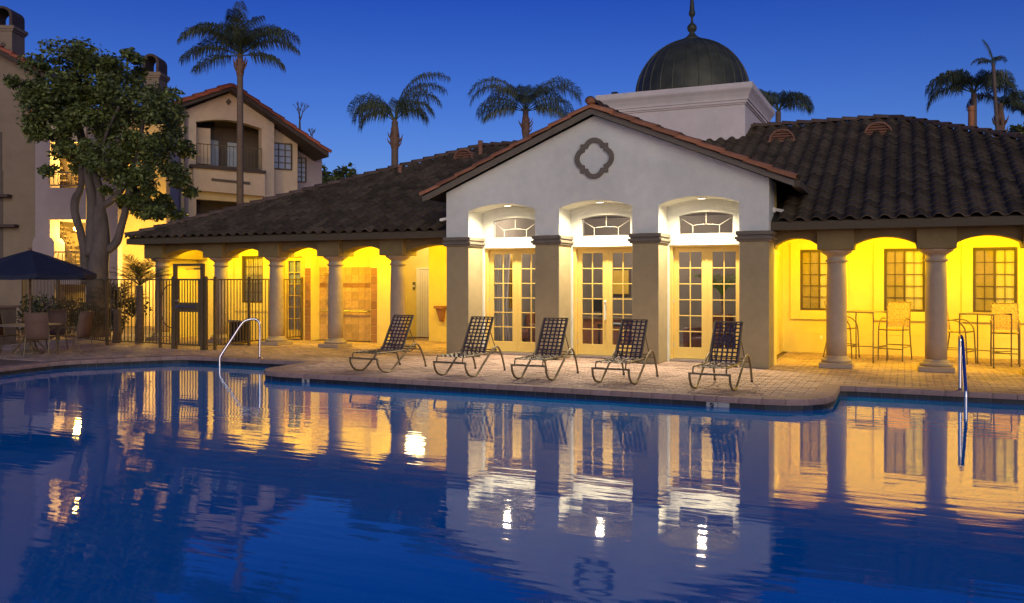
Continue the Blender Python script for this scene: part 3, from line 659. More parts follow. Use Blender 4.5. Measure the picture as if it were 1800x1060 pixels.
def armchair(loc, rz, label):
    r = tag(empty('armchair', loc, rz), label, 'armchair'); WL[r.name] = Vector((0,0,0))
    build('seat', MB().box(-.3,.3,-.3,.3,.14,.38), leather, r, bevel=.04); build('backrest', MB().box(-.3,.3,.2,.36,.3,.82), leather, r, bevel=.05)
    for s in (-1,1): build('armrest', MB().box(s*.36-.07,s*.36+.07,-.32,.34,.06,.55), leather, r, bevel=.04)
    for x in (-.33,.33):
        for y in (-.26,.28): build('leg', MB().lathe([(.02,0),(.03,.14)],x,y,8), bronze, r)
armchair((-6.8,16.9,.012), .5, 'brown leather armchair behind the leftmost glass doors')
armchair((-3.4,16.75,.012), -.4, 'brown leather armchair behind the rightmost glass doors')
def leafy(name, loc, fr, mat, trunk, label, cat, group=None, potm=None, frondname='frond'):
    r = tag(empty(name, loc), label, cat, group); WL[r.name] = Vector((0,0,0))
    if trunk: build('trunk', trunk, palm_bark, r, smooth=True)
    if potm: build('pot', MB().lathe([(.16,0),(.2,.02),(.25,.36),(.27,.38),(.25,.4),(.22,.38)],0,0,20), potm, r, smooth=True)
    for f in fr:
        fo = build(frondname, f[0], mat, r); fo.rotation_euler = (f[2],0,f[1]); fo.location = Vector(f[3])*S
    return r
def frond(L, e0, droop, leaflet=.45, n=44, hang=.8, r0=.022, plume=.35, seed=0, start=.16):
    """arching stem with drooping leaflets, along +x"""
    rnd = random.Random(seed); m = MB(); P = [Vector((0,0,0))]; N = 16; T = []
    for i in range(N):
        t = i/N; e = e0-droop*t**1.35; d = Vector((math.cos(e),0,math.sin(e))); T.append(d); P.append(P[-1]+d*L/N)
    T.append(T[-1]); m.tube(P, [r0*(1-.85*i/N) for i in range(N+1)], 5)
    for k in range(n):
        t = start+(1-start)*(k+rnd.random()*.6)/n; q = t*N; i = min(int(q),N-1); base = P[i].lerp(P[i+1], q-i); d = T[i]
        ln = leaflet*(.55+.75*math.sin(math.pi*min(1,t*.9+.1))**.7)*rnd.uniform(.75,1.15)
        for s in (-1,1):
            side = Vector((0,s,0)); out = (side*rnd.uniform(.6,1)+d*rnd.uniform(.35,.75)+Vector((0,0,rnd.uniform(-.2,1)*plume))).normalized()
            p1 = base+out*ln*.45; p2 = p1+(out*(1-hang)+Vector((0,0,-1))*hang*rnd.uniform(.7,1.2)).normalized()*ln*.6
            wv = d*.0115*rnd.uniform(.8,1.2)*min(1.25,leaflet/.45)
            m.add([base-wv*.6,base+wv*.6,p1+wv,p1-wv,p2], [(0,1,2,3),(3,2,4)])
    return m
fr = [(frond(.75,1.1,1.2,.22,22,.35,.012,seed=k), k*.7, 0, (0,0,1.15)) for k in range(9)]
leafy('potted_palm', (-3.35,17.6,.012), fr, room_green, MB().tube([(0,0,.3),(.02,0,.8),(0,0,1.18)],[.05,.04,.05],8), 'bright green potted palm inside the rightmost glass doors', 'plant', potm=vent_clay)
r = tag(empty('display_board', (-4.75,16.9,.012)), 'tall pale blue panel inside the middle glass doors', 'board')
build('panel', MB().box(-4.80,-4.66,16.88,16.91,.1,1.05), cool_panel, r); build('foot', MB().box(-4.85,-4.61,16.8,17.0,.012,.05), bronze, r); build('post', MB().box(-4.745,-4.715,16.91,16.93,.05,.9), bronze, r)
r = tag(empty('side_table', (-5.5,17.4,.012)), 'low dark table with a pale tray behind the middle doors', 'table')
build('table_top', MB().box(-5.85,-5.25,17.2,17.7,.52,.56), bronze, r); build('tray', MB().box(-5.62,-5.38,17.25,17.5,.56,.58), cool_panel, r)
for x in (-5.82,-5.28):
    for y in (17.23,17.67): build('leg', MB().box(x-.02,x+.02,y-.02,y+.02,.012,.52), bronze, r)
for k,(x,mt,lab) in enumerate(((-6.6,cool_panel,'framed pale picture on the back wall seen through the left doors'),(-5.35,curtain_gold,'framed golden picture on the back wall seen through the middle doors'),(-4.2,leather,'framed brown picture on the back wall seen through the right doors'))):
    r = tag(empty('wall_picture', (x-1.0,20.28,1.3)), lab, 'picture', 'pictures on the room wall'); x -= 1.0
    build('frame', MB().box(x-.3,x+.3,20.25,20.295,1.1,1.75), bronze, r); build('picture_panel', MB().box(x-.26,x+.26,20.24,20.25,1.14,1.71), mt, r)
r = tag(empty('desk', (-5.9,18.6,.012)), 'dark reception desk deep inside behind the middle doors', 'desk')
build('desk_top', MB().box(-6.8,-5.2,18.3,18.9,.6,.64), room_floor, r); build('front_panel', MB().box(-6.75,-5.25,18.34,18.37,.012,.6), leather, r)
for x in (-6.75,-5.28): build('side_panel', MB().box(x,x+.03,18.37,18.88,.012,.6), leather, r)
r = tag(empty('monitor', (-6.2,18.6,.64)), 'flat computer monitor standing on the reception desk', 'monitor')
build('screen_case', MB().box(-6.42,-5.98,18.58,18.61,.76,1.04), black_plastic, r); build('stand', MB().box(-6.24,-6.16,18.61,18.64,.64,.85).box(-6.32,-6.08,18.55,18.7,.64,.655), black_plastic, r)
r = tag(empty('floor_lamp', (-4.55,18.2,.012)), 'lit floor lamp with pale shade inside the rightmost glass doors', 'lamp')
build('base', MB().lathe([(.14,.012),(.14,.03),(.02,.05)],-4.55,18.2,16), bronze, r); build('pole', MB().lathe([(.012,.05),(.012,1.25)],-4.55,18.2,8), bronze, r)
build('lamp_shade', MB().lathe([(.19,1.2),(.13,1.48)],-4.55,18.2,20,cap=False), M('shade_glow', (.7,.6,.45), .8, .05, 4, emit=((1,.75,.42), 1.2)), r)
r = tag(empty('sofa', (-7.0,18.0,.012)), 'long brown sofa seen through the leftmost doors', 'sofa')
build('seat', MB().box(-8.0+.1,-6.9,17.6,18.2,.14,.36), leather, r, bevel=.04); build('backrest', MB().box(-7.9,-6.9,18.15,18.3,.14,.72), leather, r, bevel=.04); build('armrest', MB().box(-6.9,-6.75,17.6,18.3,.05,.52), leather, r, bevel=.04)
# ------------------------------------------------------------------ chaise lounges
def make_chaise():
    r = empty('chaise_lounge')
    for s in (-1,1):
        x = s*.272
        build('side_leg', MB().tube(smooth_path([(x,-.3,.235),(x,-.285,.15),(x,-.2,.055),(x,-.06,.016),(x,.03,.016),(x,.12,.055),(x,.3,.175),(x,.5,.305),(x,.64,.39),(x,.74,.415),(x,.85,.375),(x,.95,.25),(x,1.03,.1),(x,1.06,.012)],4),.0165,8), frame_bronze, r, smooth=True)
        build('foot_cap', MB().lathe([(.019,0),(.019,.03)],x,1.06,8), black_plastic, r)
        build('seat_rail', MB().tube([(s*.225,-.27,.325),(s*.225,.2,.318),(s*.225,.52,.325)],.013,7), frame_bronze, r)
        build('back_rail', MB().tube([(s*.21,.46,.325),(s*.205,.62,.60),(s*.2,.795,.885)],.013,7), frame_bronze, r)
        build('front_post', MB().tube([(s*.225,-.27,.325),(s*.225,-.295,.30),(s*.225,-.3,.235)],.011,6), frame_bronze, r)
        build('back_prop', MB().tube([(s*.19,.68,.68),(s*.21,.83,.40),(s*.21,.84,.31)],.009,6), frame_bronze, r)
    build('front_bar', MB().box(-.287,.287,-.316,-.288,.222,.25), frame_bronze, r, bevel=.004)
    for y,z in ((.78,.36),(.9,.31),(.2,.30)): build('cross_bar', MB().tube([(-.268,y,z),(.268,y,z)],.011,6), frame_bronze, r)
    build('cross_bar', MB().tube([(-.2,.795,.885),(.2,.795,.885)],.012,6), frame_bronze, r)
    build('ratchet', MB().tube(smooth_path([(-.2,.82,.33),(-.1,.85,.27),(.1,.85,.27),(.2,.82,.33)],4),.008,5), frame_bronze, r)
    bd_ = Vector((0,.335,.56)); bn = Vector((0,-.86,.51)).normalized(); L = bd_.length; bu = bd_.normalized(); b0 = Vector((0,.46,.325))
    for k in range(6):                      # lengthwise back straps
        x = -.18+k*.072; w_ = .0135; m = MB(); vs = []
        for i in range(21):
            c = b0+bu*(L*i/20)+bn*(.004*math.cos(i*math.pi+k*math.pi)); vs += [c+Vector((x-w_,0,0)), c+Vector((x+w_,0,0))]
        m.add(vs, [(2*i,2*i+1,2*i+3,2*i+2) for i in range(20)]); build('strap', m, strap_dark, r)
    for j in range(10):
        c = b0+bu*(L*(j+.55)/10.1); hw = .213-.008*j/10; w_ = .0115; vs = []; m = MB()
        for i in range(13):
            x = -hw+2*hw*i/12; o = bn*(.005*math.cos(i*math.pi+j*math.pi)); vs += [c+Vector((x,0,0))-bu*w_+o, c+Vector((x,0,0))+bu*w_+o]
        m.add(vs, [(2*i,2*i+1,2*i+3,2*i+2) for i in range(12)]); build('strap', m, strap_dark, r)
    for k in range(5):
        x = -.16+k*.08; m = MB(); vs = []
        for i in range(19):
            y = -.275+.76*i/18; z = .322-.022*math.sin(math.pi*i/18)+.006*math.cos(i*math.pi+k*math.pi); vs += [(x-.017,y,z),(x+.017,y,z)]
        m.add(vs, [(2*i,2*i+1,2*i+3,2*i+2) for i in range(18)]); build('strap', m, strap_dark, r)
    for j in range(11):
        y = -.25+.07*j; vs = []; m = MB()
        for i in range(13):
            x = -.24+.48*i/12; z = .330-.024*math.sin(math.pi*(j+1)/12)*math.sin(math.pi*i/12)+.006*math.cos(i*math.pi+j*math.pi)-(.02 if i in (0,12) else 0); vs += [(x,y-.017,z),(x,y+.017,z)]
        m.add(vs, [(2*i,2*i+1,2*i+3,2*i+2) for i in range(12)]); build('strap', m, strap_dark, r)
    return r
ch0 = make_chaise()
for k,(x,y,a,lab) in enumerate(((-7.85,11.90,-4,'strap chaise lounge standing in front of the shower porch, leftmost of five'),
        (-6.30,11.89,-1,'strap chaise lounge in front of the left glass doors, second from the left'),
        (-5.03,11.97,0,'strap chaise lounge in front of the second pillar, middle of the five'),
        (-3.78,12.02,-2,'strap chaise lounge in front of the third pillar, second from the right'),
        (-2.36,11.92,-3,'strap chaise lounge in front of the right glass doors, rightmost of five'))):
    o = ch0 if k == 0 else copy_tree(ch0)
    tag(settle(o, (x,y,0), math.radians(a)), 'dark woven '+lab, 'lounge chair', 'chaise lounges lined up along the pool')
# ------------------------------------------------------------------ bar tables and stools
def make_bar_table():
    r = empty('bar_table'); h = .29
    build('table_top', MB().box(-h-.01,h+.01,-h-.01,h+.01,.905,.92), table_top, r, bevel=.006)
    for s in (-1,1):
        build('leg_frame', MB().tube(smooth_path([(-h,s*h,.0),(-h,s*h,.5),(-h,s*h,.85),(-h+.05,s*h,.898),(h-.05,s*h,.898),(h,s*h,.85),(h,s*h,.5),(h,s*h,0)],4),.012,7), frame_bronze, r, smooth=True)
        build('foot_rail', MB().tube([(s*h,-h,.27),(s*h,h,.27)],.009,6), frame_bronze, r)
    build('foot_rail', MB().tube([(-h,0,.27),(h,0,.27)],.009,6), frame_bronze, r)
    return r
def make_stool():
    r = empty('bar_stool')
    for s in (-1,1):
        x = s*.215
        build('leg', MB().tube(smooth_path([(x,-.24,0),(x,-.225,.3),(x,-.21,.56),(x,-.18,.66),(x,-.08,.755),(x,.05,.775),(x,.16,.76)],4),.0125,7), frame_bronze, r, smooth=True)
        build('leg', MB().tube(smooth_path([(x,.30,0),(x,.235,.3),(x*.97,.205,.56),(x*.95,.225,.8),(x*.93,.275,1.075)],4),.0125,7), frame_bronze, r, smooth=True)
        build('seat_rail', MB().tube([(x*.95,-.21,.565),(x*.95,.205,.56)],.011,6), frame_bronze, r)
        build('stretcher', MB().tube([(x,-.228,.25),(x,.245,.25)],.009,6), frame_bronze, r)
    for y,z in ((-.228,.22),(.24,.27),(-.21,.565),(.205,.56)): build('stretcher', MB().tube([(-.212,y,z),(.212,y,z)],.011,6), frame_bronze, r)
    build('back_bar', MB().tube([(-.2,.275,1.075),(.2,.275,1.075)],.011,6), frame_bronze, r)
    for k in range(10):
        t = k/9; z = .62+.44*t; y = .205+.07*t*t; vs = []; m = MB()
        for i in range(15):
            x = -.212+.424*i/14; o = .006*math.cos(i*math.pi+k*math.pi); vs += [(x,y-.004+o,z-.021),(x,y-.001+o,z+.021)]
        m.add(vs, [(2*i,2*i+1,2*i+3,2*i+2) for i in range(14)]); build('strap', m, strap_tan, r)
    for k in range(8):
        x = -.175+k*.05; vs = []; m = MB()
        for i in range(11):
            t = i/10; vs += [(x-.016,.212+.07*t*t+.006*math.cos(i*math.pi+k*math.pi),.60+.47*t),(x+.016,.212+.07*t*t+.006*math.cos(i*math.pi+k*math.pi),.60+.47*t)]
        m.add(vs, [(2*i,2*i+1,2*i+3,2*i+2) for i in range(10)]); build('strap', m, strap_tan, r)
        vs = [(x-.019,-.22+.43*i/10,.572+.005*math.cos(i*math.pi+k*math.pi)) for i in range(11)]+[(x+.019,-.22+.43*i/10,.572+.005*math.cos(i*math.pi+k*math.pi)) for i in range(11)]
        build('strap', MB().add(vs, [(i,11+i,12+i,i+1) for i in range(10)]), strap_tan, r)
        y = -.18+k*.05; vs = [(-.215+.43*i/10,y-.019,.574+.005*math.cos(i*math.pi+k*math.pi)) for i in range(11)]+[(-.215+.43*i/10,y+.019,.574+.005*math.cos(i*math.pi+k*math.pi)) for i in range(11)]
        build('strap', MB().add(vs, [(i,i+1,12+i,11+i) for i in range(10)]), strap_tan, r)
    return r
t0 = make_bar_table(); t1 = copy_tree(t0)
tag(settle(t0, (-.67,17.1,0), math.radians(-22)), 'square bar-height table between the two right columns', 'bar table', 'bar tables on the right porch')
tag(settle(t1, (1.27,16.96,0), math.radians(-32)), 'square bar-height table at the right edge, behind the pool rail', 'bar table', 'bar tables on the right porch')
s0 = make_stool()
for k,(x,y,a,lab) in enumerate(((-1.08,17.75,75,'tan strap bar stool mostly hidden behind the first right column'),
        (-.17,17.56,-17,'tan strap bar stool facing the pool between the two right columns'),
        (.86,17.42,68,'tan strap bar stool turned sideways just right of the second right column'),
        (1.6,17.33,-4,'tan strap bar stool facing the pool under the rightmost window'))):
    o = s0 if k == 0 else copy_tree(s0); tag(settle(o, (x,y,0), math.radians(a)), lab, 'bar stool', 'bar stools on the right porch')
# ------------------------------------------------------------------ pool rails
def pool_rail(p0, dirv, label):
    d = Vector(dirv).normalized(); r = tag(empty('pool_handrail', p0), label, 'handrail', 'steel pool handrails'); P = Vector(p0)
    prof2 = [(0,0),(0,.25),(0,.6),(.03,.70),(.10,.74),(.22,.725),(.32,.66),(.50,.38),(.66,.13),(.71,.03),(.715,-.1),(.715,-.8)]
    build('rail', MB().tube([P+d*a+UP*z for a,z in smooth_path([(a,z,0) for a,z in prof2],5) for _ in (0,)] if False else [P+d*v.x+UP*v.y for v in smooth_path([(a,z,0) for a,z in prof2],5)],.025,12), chrome, r, smooth=True)
    build('flange', MB().lathe([(.055,.0),(.055,.015),(.03,.03)],P.x,P.y,14), chrome, r)
pool_rail((-11.05,12.86,.012), (-.65,-.55,0), 'polished steel handrail at the left end of the pool, before the gate')
pool_rail((.68,13.12,.012), (.04,-1,0), 'polished steel handrail seen end-on at the right of the pool')
# ------------------------------------------------------------------ fence and gate
FH = 1.52
def fence(points, label, group='iron pool fence'):
    r = tag(empty('fence', (*points[0],0)), label, 'fence', group)
    for (x0,y0),(x1,y1) in zip(points,points[1:]):
        a, b = Vector((x0,y0,0)), Vector((x1,y1,0)); d = b-a; n = max(1,int(d.length/.105))
        for z in (.1,FH-.03): build('rail', MB().bar(a+UP*z, b+UP*z, .028), iron, r)
        for k in range(1,n):
            p = a+d*(k/n); build('picket', MB().bar(p+UP*.1, p+UP*(FH-.03), .015), iron, r, at=p)
    for x,y in points:
        p = build('post', MB().box(x-.025,x+.025,y-.025,y+.025,0,FH), iron, r, at=(x,y,0)); build('post_cap', MB().lathe([(.034,FH),(.034,FH+.012),(.02,FH+.035),(.004,FH+.045)],x,y,10), iron, p)
fence([(-19.1,14.85),(-21.6,15.75)], 'dark iron picket fence panel behind the blue umbrella')
fence([(-19.04,14.82),(-16.45,14.05),(-14.83,14.05),(-14.36,13.95)], 'iron picket fence between the patio table and the gate')
fence([(-13.42,13.95),(-13.34,14.12),(-13.44,15.28),(-13.44,17.15)], 'iron picket fence running from the gate back to the porch wall')
gate = tag(empty('gate', (-13.9,13.93,0)), 'tall iron picket gate with push bar panel', 'gate')
gx0, gx1, gy = -14.27, -13.50, 13.93
for x in (gx0,gx1): build('post', MB().box(x-.035,x+.035,gy-.035,gy+.035,0,1.83), iron, gate)
build('top_beam', MB().box(gx0+.035,gx1-.035,gy-.025,gy+.025,1.78,1.83), iron, gate)
for z in (.1,1.49): build('rail', MB().box(gx0+.05,gx1-.05,gy-.015,gy+.015,z-.018,z+.018), iron, gate)
for x in (gx0+.075,gx1-.075): build('stile', MB().box(x-.022,x+.022,gy-.02,gy+.02,.08,1.51), iron, gate)
pk = build('push_bar_panel', MB().box(gx0+.06,gx1-.06,gy-.024,gy+.02,.80,1.0), iron, gate)
build('push_bar', MB().tube([(gx0+.08,gy-.055,.91),(gx1-.14,gy-.055,.91)],.026,10).box(gx0+.06,gx0+.14,gy-.06,gy-.024,.87,.95), brushed, pk)
for k in range(8):
    x = gx0+.115+k*(gx1-gx0-.23)/7; build('picket', MB().box(x-.008,x+.008,gy-.008,gy+.008,.1,.80), iron, gate); build('picket', MB().box(x-.008,x+.008,gy-.008,gy+.008,1.0,1.49), iron, gate)
build('door_closer', MB().box(gx1-.2,gx1-.03,gy-.05,gy-.02,1.70,1.735).bar((gx1-.2,gy-.05,1.715),(gx1-.42,gy-.05,1.71),.014), iron, gate)
build('latch', MB().box(gx0+.04,gx0+.12,gy-.05,gy-.02,1.02,1.06), brushed, gate)
hp = [(gx0-.0,gy-.04,1.38)]+[(gx0-.03-.34*math.sin(math.pi*(k+.6)/11.2)**.75,gy-.05,.92+.46*math.cos(math.pi*(k+.6)/11.2)) for k in range(11)]+[(gx0-.0,gy-.04,.46)]
tag(build('guard_hoop', MB().tube(smooth_path(hp,3),.011,6), hose_mat, None, at=(gx0,gy,.9), smooth=True), 'thin curved metal hoop beside the gate latch', 'hoop')
# bin behind the fence
r = tag(empty('trash_bin', (-13.95,15.55,0)), 'black waste bin behind the fence near the gate', 'trash bin')
build('body', MB().box(-14.14,-13.76,15.4,15.72,.03,.52), black_plastic, r, bevel=.02); build('lid', MB().box(-14.16,-13.74,15.38,15.74,.52,.56), brushed, r, bevel=.01)
# ------------------------------------------------------------------ patio set, umbrella, grill
UX, UY = -16.0, 11.82
r = tag(empty('patio_umbrella', (UX,UY,0)), 'open navy blue patio umbrella over the round table at left', 'umbrella')
build('pole', MB().lathe([(.02,0),(.02,2.08)],UX,UY,10), palm_boot, r); build('base', MB().lathe([(.24,0),(.24,.04),(.08,.09),(.03,.2)],UX,UY,20), stone_counter, r)
NB = 8; RU = 1.22
for k in range(NB):
    a0, a1 = 2*math.pi*(k+.3)/NB, 2*math.pi*(k+1.3)/NB; m = MB(); rows = []
    for t in (0,.25,.5,.75,1.0):
        z = 2.09-.38*t-.10*t*t; rows.append([(UX+RU*t*((1-s)*math.cos(a0)+s*math.cos(a1)), UY+RU*t*((1-s)*math.sin(a0)+s*math.sin(a1)), z-.035*t*math.sin(math.pi*s)) for s in (0,.25,.5,.75,1)])
    rows.append([(x,y,z-.09) for x,y,z in rows[-1]])
    m.add([p for row in rows for p in row], [(i*5+j,i*5+j+1,i*5+j+6,i*5+j+5) for i in range(5) for j in range(4)])
    o = build('canopy_panel', m, canvas_blue, r)
    build('rib', MB().tube([(UX,UY,2.06),(UX+RU*math.cos(a0),UY+RU*math.sin(a0),1.595)],.008,5), iron, r)
build('finial', MB().lathe([(.03,2.08),(.035,2.11),(.01,2.14)],UX,UY,10), palm_boot, r)
r = tag(empty('patio_table', (UX,UY,0)), 'round patio table under the blue umbrella', 'table')
build('table_top', MB().lathe([(.04,.565),(.56,.565),(.575,.575),(.575,.585),(.56,.595),(.04,.595)],UX,UY,36,cap=False), table_top, r)
for k in range(4):
    a = k*math.pi/2+.5; build('leg', MB().tube(smooth_path([(UX+.1*math.cos(a),UY+.1*math.sin(a),.56),(UX+.13*math.cos(a),UY+.13*math.sin(a),.3),(UX+.36*math.cos(a),UY+.36*math.sin(a),.012)],4),.016,7), frame_bronze, r)
build('ring', MB().tube([(UX+.15*math.cos(q*math.pi/8),UY+.15*math.sin(q*math.pi/8),.25) for q in range(16)],.01,6,closed=True), frame_bronze, r)
def make_chair():
    r = empty('patio_chair')
    for s in (-1,1):
        x = s*.225
        build('side_frame', MB().tube(smooth_path([(x,-.22,0),(x,-.205,.25),(x,-.19,.45),(x,-.12,.53),(x,.05,.54),(x,.2,.52)],4),.012,7), frame_bronze, r)
        build('leg', MB().tube(smooth_path([(x*.95,.28,0),(x*.95,.2,.3),(x*.93,.2,.5),(x*.9,.27,.84)],4),.012,7), frame_bronze, r)
    m = MB(); sec = [(-.22,.365),(-.15,.36),(.0,.335),(.14,.33),(.2,.36),(.215,.5),(.24,.68),(.275,.84)]
    m.add([(x,y,z) for y,z in sec for x in (-.205,.205)], [(2*i,2*i+1,2*i+3,2*i+2) for i in range(len(sec)-1)])
    o = build('sling', m, sling_brown, r, smooth=True); md = o.modifiers.new('solid','SOLIDIFY'); md.thickness = .012
    build('top_bar', MB().tube([(-.205,.275,.845),(.205,.275,.845)],.012,6), frame_bronze, r); build('front_bar', MB().tube([(-.215,-.2,.36),(.215,-.2,.36)],.012,6), frame_bronze, r)
    return r
c0 = make_chair()
for k,(x,y,a,lab) in enumerate(((-15.42,11.62,215,'brown sling patio chair showing its back, nearest right of the umbrella table'),
        (-15.25,12.25,-75,'brown sling patio chair between the umbrella table and the fence'),
        (-16.35,12.55,25,'brown sling patio chair on the far side of the umbrella table'),
        (-16.75,11.75,95,'brown sling patio chair left of the umbrella pole, facing right'),
        (-16.38,11.12,160,'brown sling patio chair at the left picture edge'))):
    o = c0 if k == 0 else copy_tree(c0); tag(settle(o, (x,y,0), math.radians(a)), lab, 'chair', 'sling chairs round the patio table')
r = tag(empty('grill_counter', (-19.5,13.0,0)), 'low stone barbecue counter at the left edge', 'counter')
build('base', MB().box(-20.9,-18.75,12.9,13.5,0,.84), stone_counter, r); build('countertop', MB().box(-20.95,-18.7,12.85,13.55,.84,.9), table_top, r, bevel=.01)
r = tag(empty('grill', (-19.75,13.2,.9)), 'stainless barbecue grill with rounded hood on the counter', 'grill')
build('hood', MB().add([(x,y,z) for x in (-20.1,-19.35) for y,z in ((12.88,.98),(12.9,1.1),(12.98,1.2),(13.1,1.24),(13.45,1.24),(13.45,.98))], [(i,i+1,i+7,i+6) for i in range(5)]+[tuple(range(5,-1,-1)),tuple(range(6,12))]), brushed, r)
build('control_panel', MB().box(-20.1,-19.35,12.84,13.45,.905,.978), cool_panel, r); build('handle', MB().tube([(-20.0,12.86,1.08),(-20.0,12.83,1.08),(-19.45,12.83,1.08),(-19.45,12.86,1.08)],.012,6), chrome, r)
for x in (-19.95,-19.72,-19.5): build('knob', MB().tube([(x,12.84,.94),(x,12.81,.94)],.022,10), black_plastic, r)
# ------------------------------------------------------------------ planting
def leaf_cloud(m, centers, count, size, rnd, up=.3):
    for _ in range(count):
        c, rad = rnd.choice(centers); d = Vector((rnd.gauss(0,1),rnd.gauss(0,1),rnd.gauss(0,1))).normalized()*(rnd.random()**.45)
        p = Vector(c)+Vector((d.x*rad[0],d.y*rad[1],d.z*rad[2])); s = size*rnd.uniform(.6,1.3)
        a = Vector((rnd.gauss(0,1),rnd.gauss(0,1),rnd.gauss(0,.6)-up)).normalized(); b = a.cross(Vector((rnd.gauss(0,1),rnd.gauss(0,1),rnd.gauss(0,1)))).normalized(); n = a.cross(b)
        m.add([p, p+a*s*.5+b*s*.27+n*s*.06, p+a*s, p+a*s*.5-b*s*.27+n*s*.06], [(0,1,2),(0,2,3)])
def shrub(name, px, D, h, rx, label, mat=shrub_mat, n=900, size=.1, z0=0, cat='shrub', group=None, seed=1):
    rnd = random.Random(seed); c = FW*D+RT*((px-900)/1520*D); c.z = z0
    r = tag(empty(name, c), label, cat, group); m = MB(); cs = []
    for k in range(9): cs.append(((c.x+rnd.uniform(-.7,.7)*rx, c.y+rnd.uniform(-.5,.5)*rx, z0+h*rnd.uniform(.3,.82)), (rx*.42,rx*.42,h*.22)))
    leaf_cloud(m, cs, n, size, rnd); build('foliage', m, mat, r)
    st = MB()
    for k in range(5): st.tube(smooth_path([(c.x+rnd.uniform(-.05,.05),c.y+rnd.uniform(-.05,.05),z0-.02),(c.x+rnd.uniform(-.25,.25)*rx,c.y+rnd.uniform(-.25,.25)*rx,z0+h*.4),(c.x+rnd.uniform(-.6,.6)*rx,c.y+rnd.uniform(-.5,.5)*rx,z0+h*.75)],3),.018,5)
    build('stem', st, bark, r); return r
shrub('shrub', 70, 21.5, 1.3, .75, 'dark shrub behind the fence beneath the blue umbrella', seed=2)
shrub('shrub', 140, 21.6, 1.1, .7, 'dark low shrub behind the yellow-lit pickets left of the trunk', seed=3)
shrub('shrub', 205, 21.0, 1.15, .7, 'dark low shrub behind the fence right below the big tree', seed=4)
# spiky fan palms behind the fence
for k,(px,D,h,lab) in enumerate(((245,20.2,1.35,'tall spiky palm plant between the tree trunk and the first column'),(205,20.4,.8,'short spiky palm plant behind the fence beside the taller one'))):
    c = FW*D+RT*((px-900)/1520*D); c.z = 0
    fr = [(frond(.75,random.Random(q).uniform(.35,1.45),.7,.26,26,.15,.012,.3,seed=q+40*k,start=.25), q*2.4, 0, (0,0,h)) for q in range(17)]
    leafy('spiky_palm', c, fr, shrub_mat, MB().tube([(0,0,0),(.03,0,h*.5),(0,0,h)],[.1,.09,.08],9), lab, 'palm plant', 'spiky palms behind the fence')
# broad-leaved tree with several pale trunks
def big_tree():
    rnd = random.Random(11); D0 = 22.5; Z = lambda py: EYE+(489-py)/1520*D0
    def P(px, py, dd=0): v = FW*(D0+dd)+RT*((px-900)/1520*D0); v.z = Z(py); return v
    base = P(172,590); base.z = 0
    r = tag(empty('broadleaf_tree', base), 'big broad-leaved tree with several pale trunks behind the fence', 'tree')
    tk = MB(); W = D0/1520
    tk.tube(smooth_path([P(172,600),P(172,520),P(173,465),P(178,425),P(176,385),P(173,362)],4), [W*x*.47 for x in [44,43,42,41,40,39,38,37,36,35,34,33,32,31,30,29,28,26,22,18,14]], 14)
    limbs = [([P(150,500),P(149,450),P(142,410),P(132,375),P(133,350),P(142,330),P(143,290),P(140,240),P(120,190)],[13,12,11,11,12,9,8,7,4]),
             ([P(160,450),P(162,400),P(162,350),P(155,310),P(152,270),P(140,220),P(128,160)],[17,16,14,12,10,7,4]),
             ([P(178,380),P(176,340),P(168,300),P(176,260),P(182,210),P(190,150)],[14,11,10,9,8,4]),
             ([P(180,362),P(200,350),P(218,325),P(232,295),P(245,265),P(250,220),P(262,170)],[11,10,9,8,7,6,3]),
             ([P(190,440),P(205,425),P(214,395),P(222,365),P(228,330),P(240,310),P(256,290),P(280,262)],[12,12,10,10,9,9,8,4]),
             ([P(182,310,.3),P(192,295,.4),P(210,282,.5),P(222,262,.6),P(230,200,.8)],[7,6,5,5,3]),
             ([P(170,300,-.3),P(176,275,-.4),P(196,262,-.5),P(214,240,-.8),P(240,200,-1)],[7,6,5,4,3]),
             ([P(152,290,.4),P(130,260,.8),P(100,220,1.0),P(70,180,1.2)],[6,5,4,2]), ([P(240,300,-.3),P(270,310,-.5),P(290,330,-.5)],[5,4,2])]
    for pts, ws in limbs:
        sp = smooth_path(pts,4); n = len(sp); rr = [.62*q_ for q_ in [W*ws[min(int(i/4),len(ws)-1)]*(1-(i%4)/4)+W*ws[min(int(i/4)+1,len(ws)-1)]*((i%4)/4) for i in range(n)]]
        tk.tube(sp, rr, 10)
    build('trunk', tk, bark, r, smooth=True)
    cs = []
    def cl(px,py,rpx,dd,sq=.75): cs.append((tuple(P(px,py,dd)),(rpx*W,rpx*W,rpx*W*sq)))
    for px,py,rp in ((150,105,34),(115,130,36),(190,115,40),(85,165,38),(135,165,42),(190,165,46),(235,155,36),(265,190,34),(100,205,44),(60,160,20),(150,225,38),(225,205,44),(285,215,30),(300,250,26),(255,250,38),(100,260,24),(125,300,22),(140,275,26),(290,290,28),(225,270,26),(265,320,32),(300,320,22),(250,365,26),(285,370,22),(215,340,20),(195,345,14),(245,120,20),(270,350,20),(75,225,20),(205,300,22)):
        for _ in range(4): cl(px+rnd.uniform(-14,14),py+rnd.uniform(-12,12),rp*.66,rnd.uniform(-1.3,1.3))
    for _ in range(60):
        a = rnd.uniform(0,2*math.pi); q = rnd.random()**.5; cl(182+132*q*math.cos(a), 195+105*q*math.sin(a), rnd.uniform(16,30), rnd.uniform(-1.2,1.2))
    m = MB(); leaf_cloud(m, cs, 30000, .13, rnd, .35); leaf_cloud(m, cs, 14000, .085, rnd, .2); build('crown', m, leaf_mat, r)
big_tree()
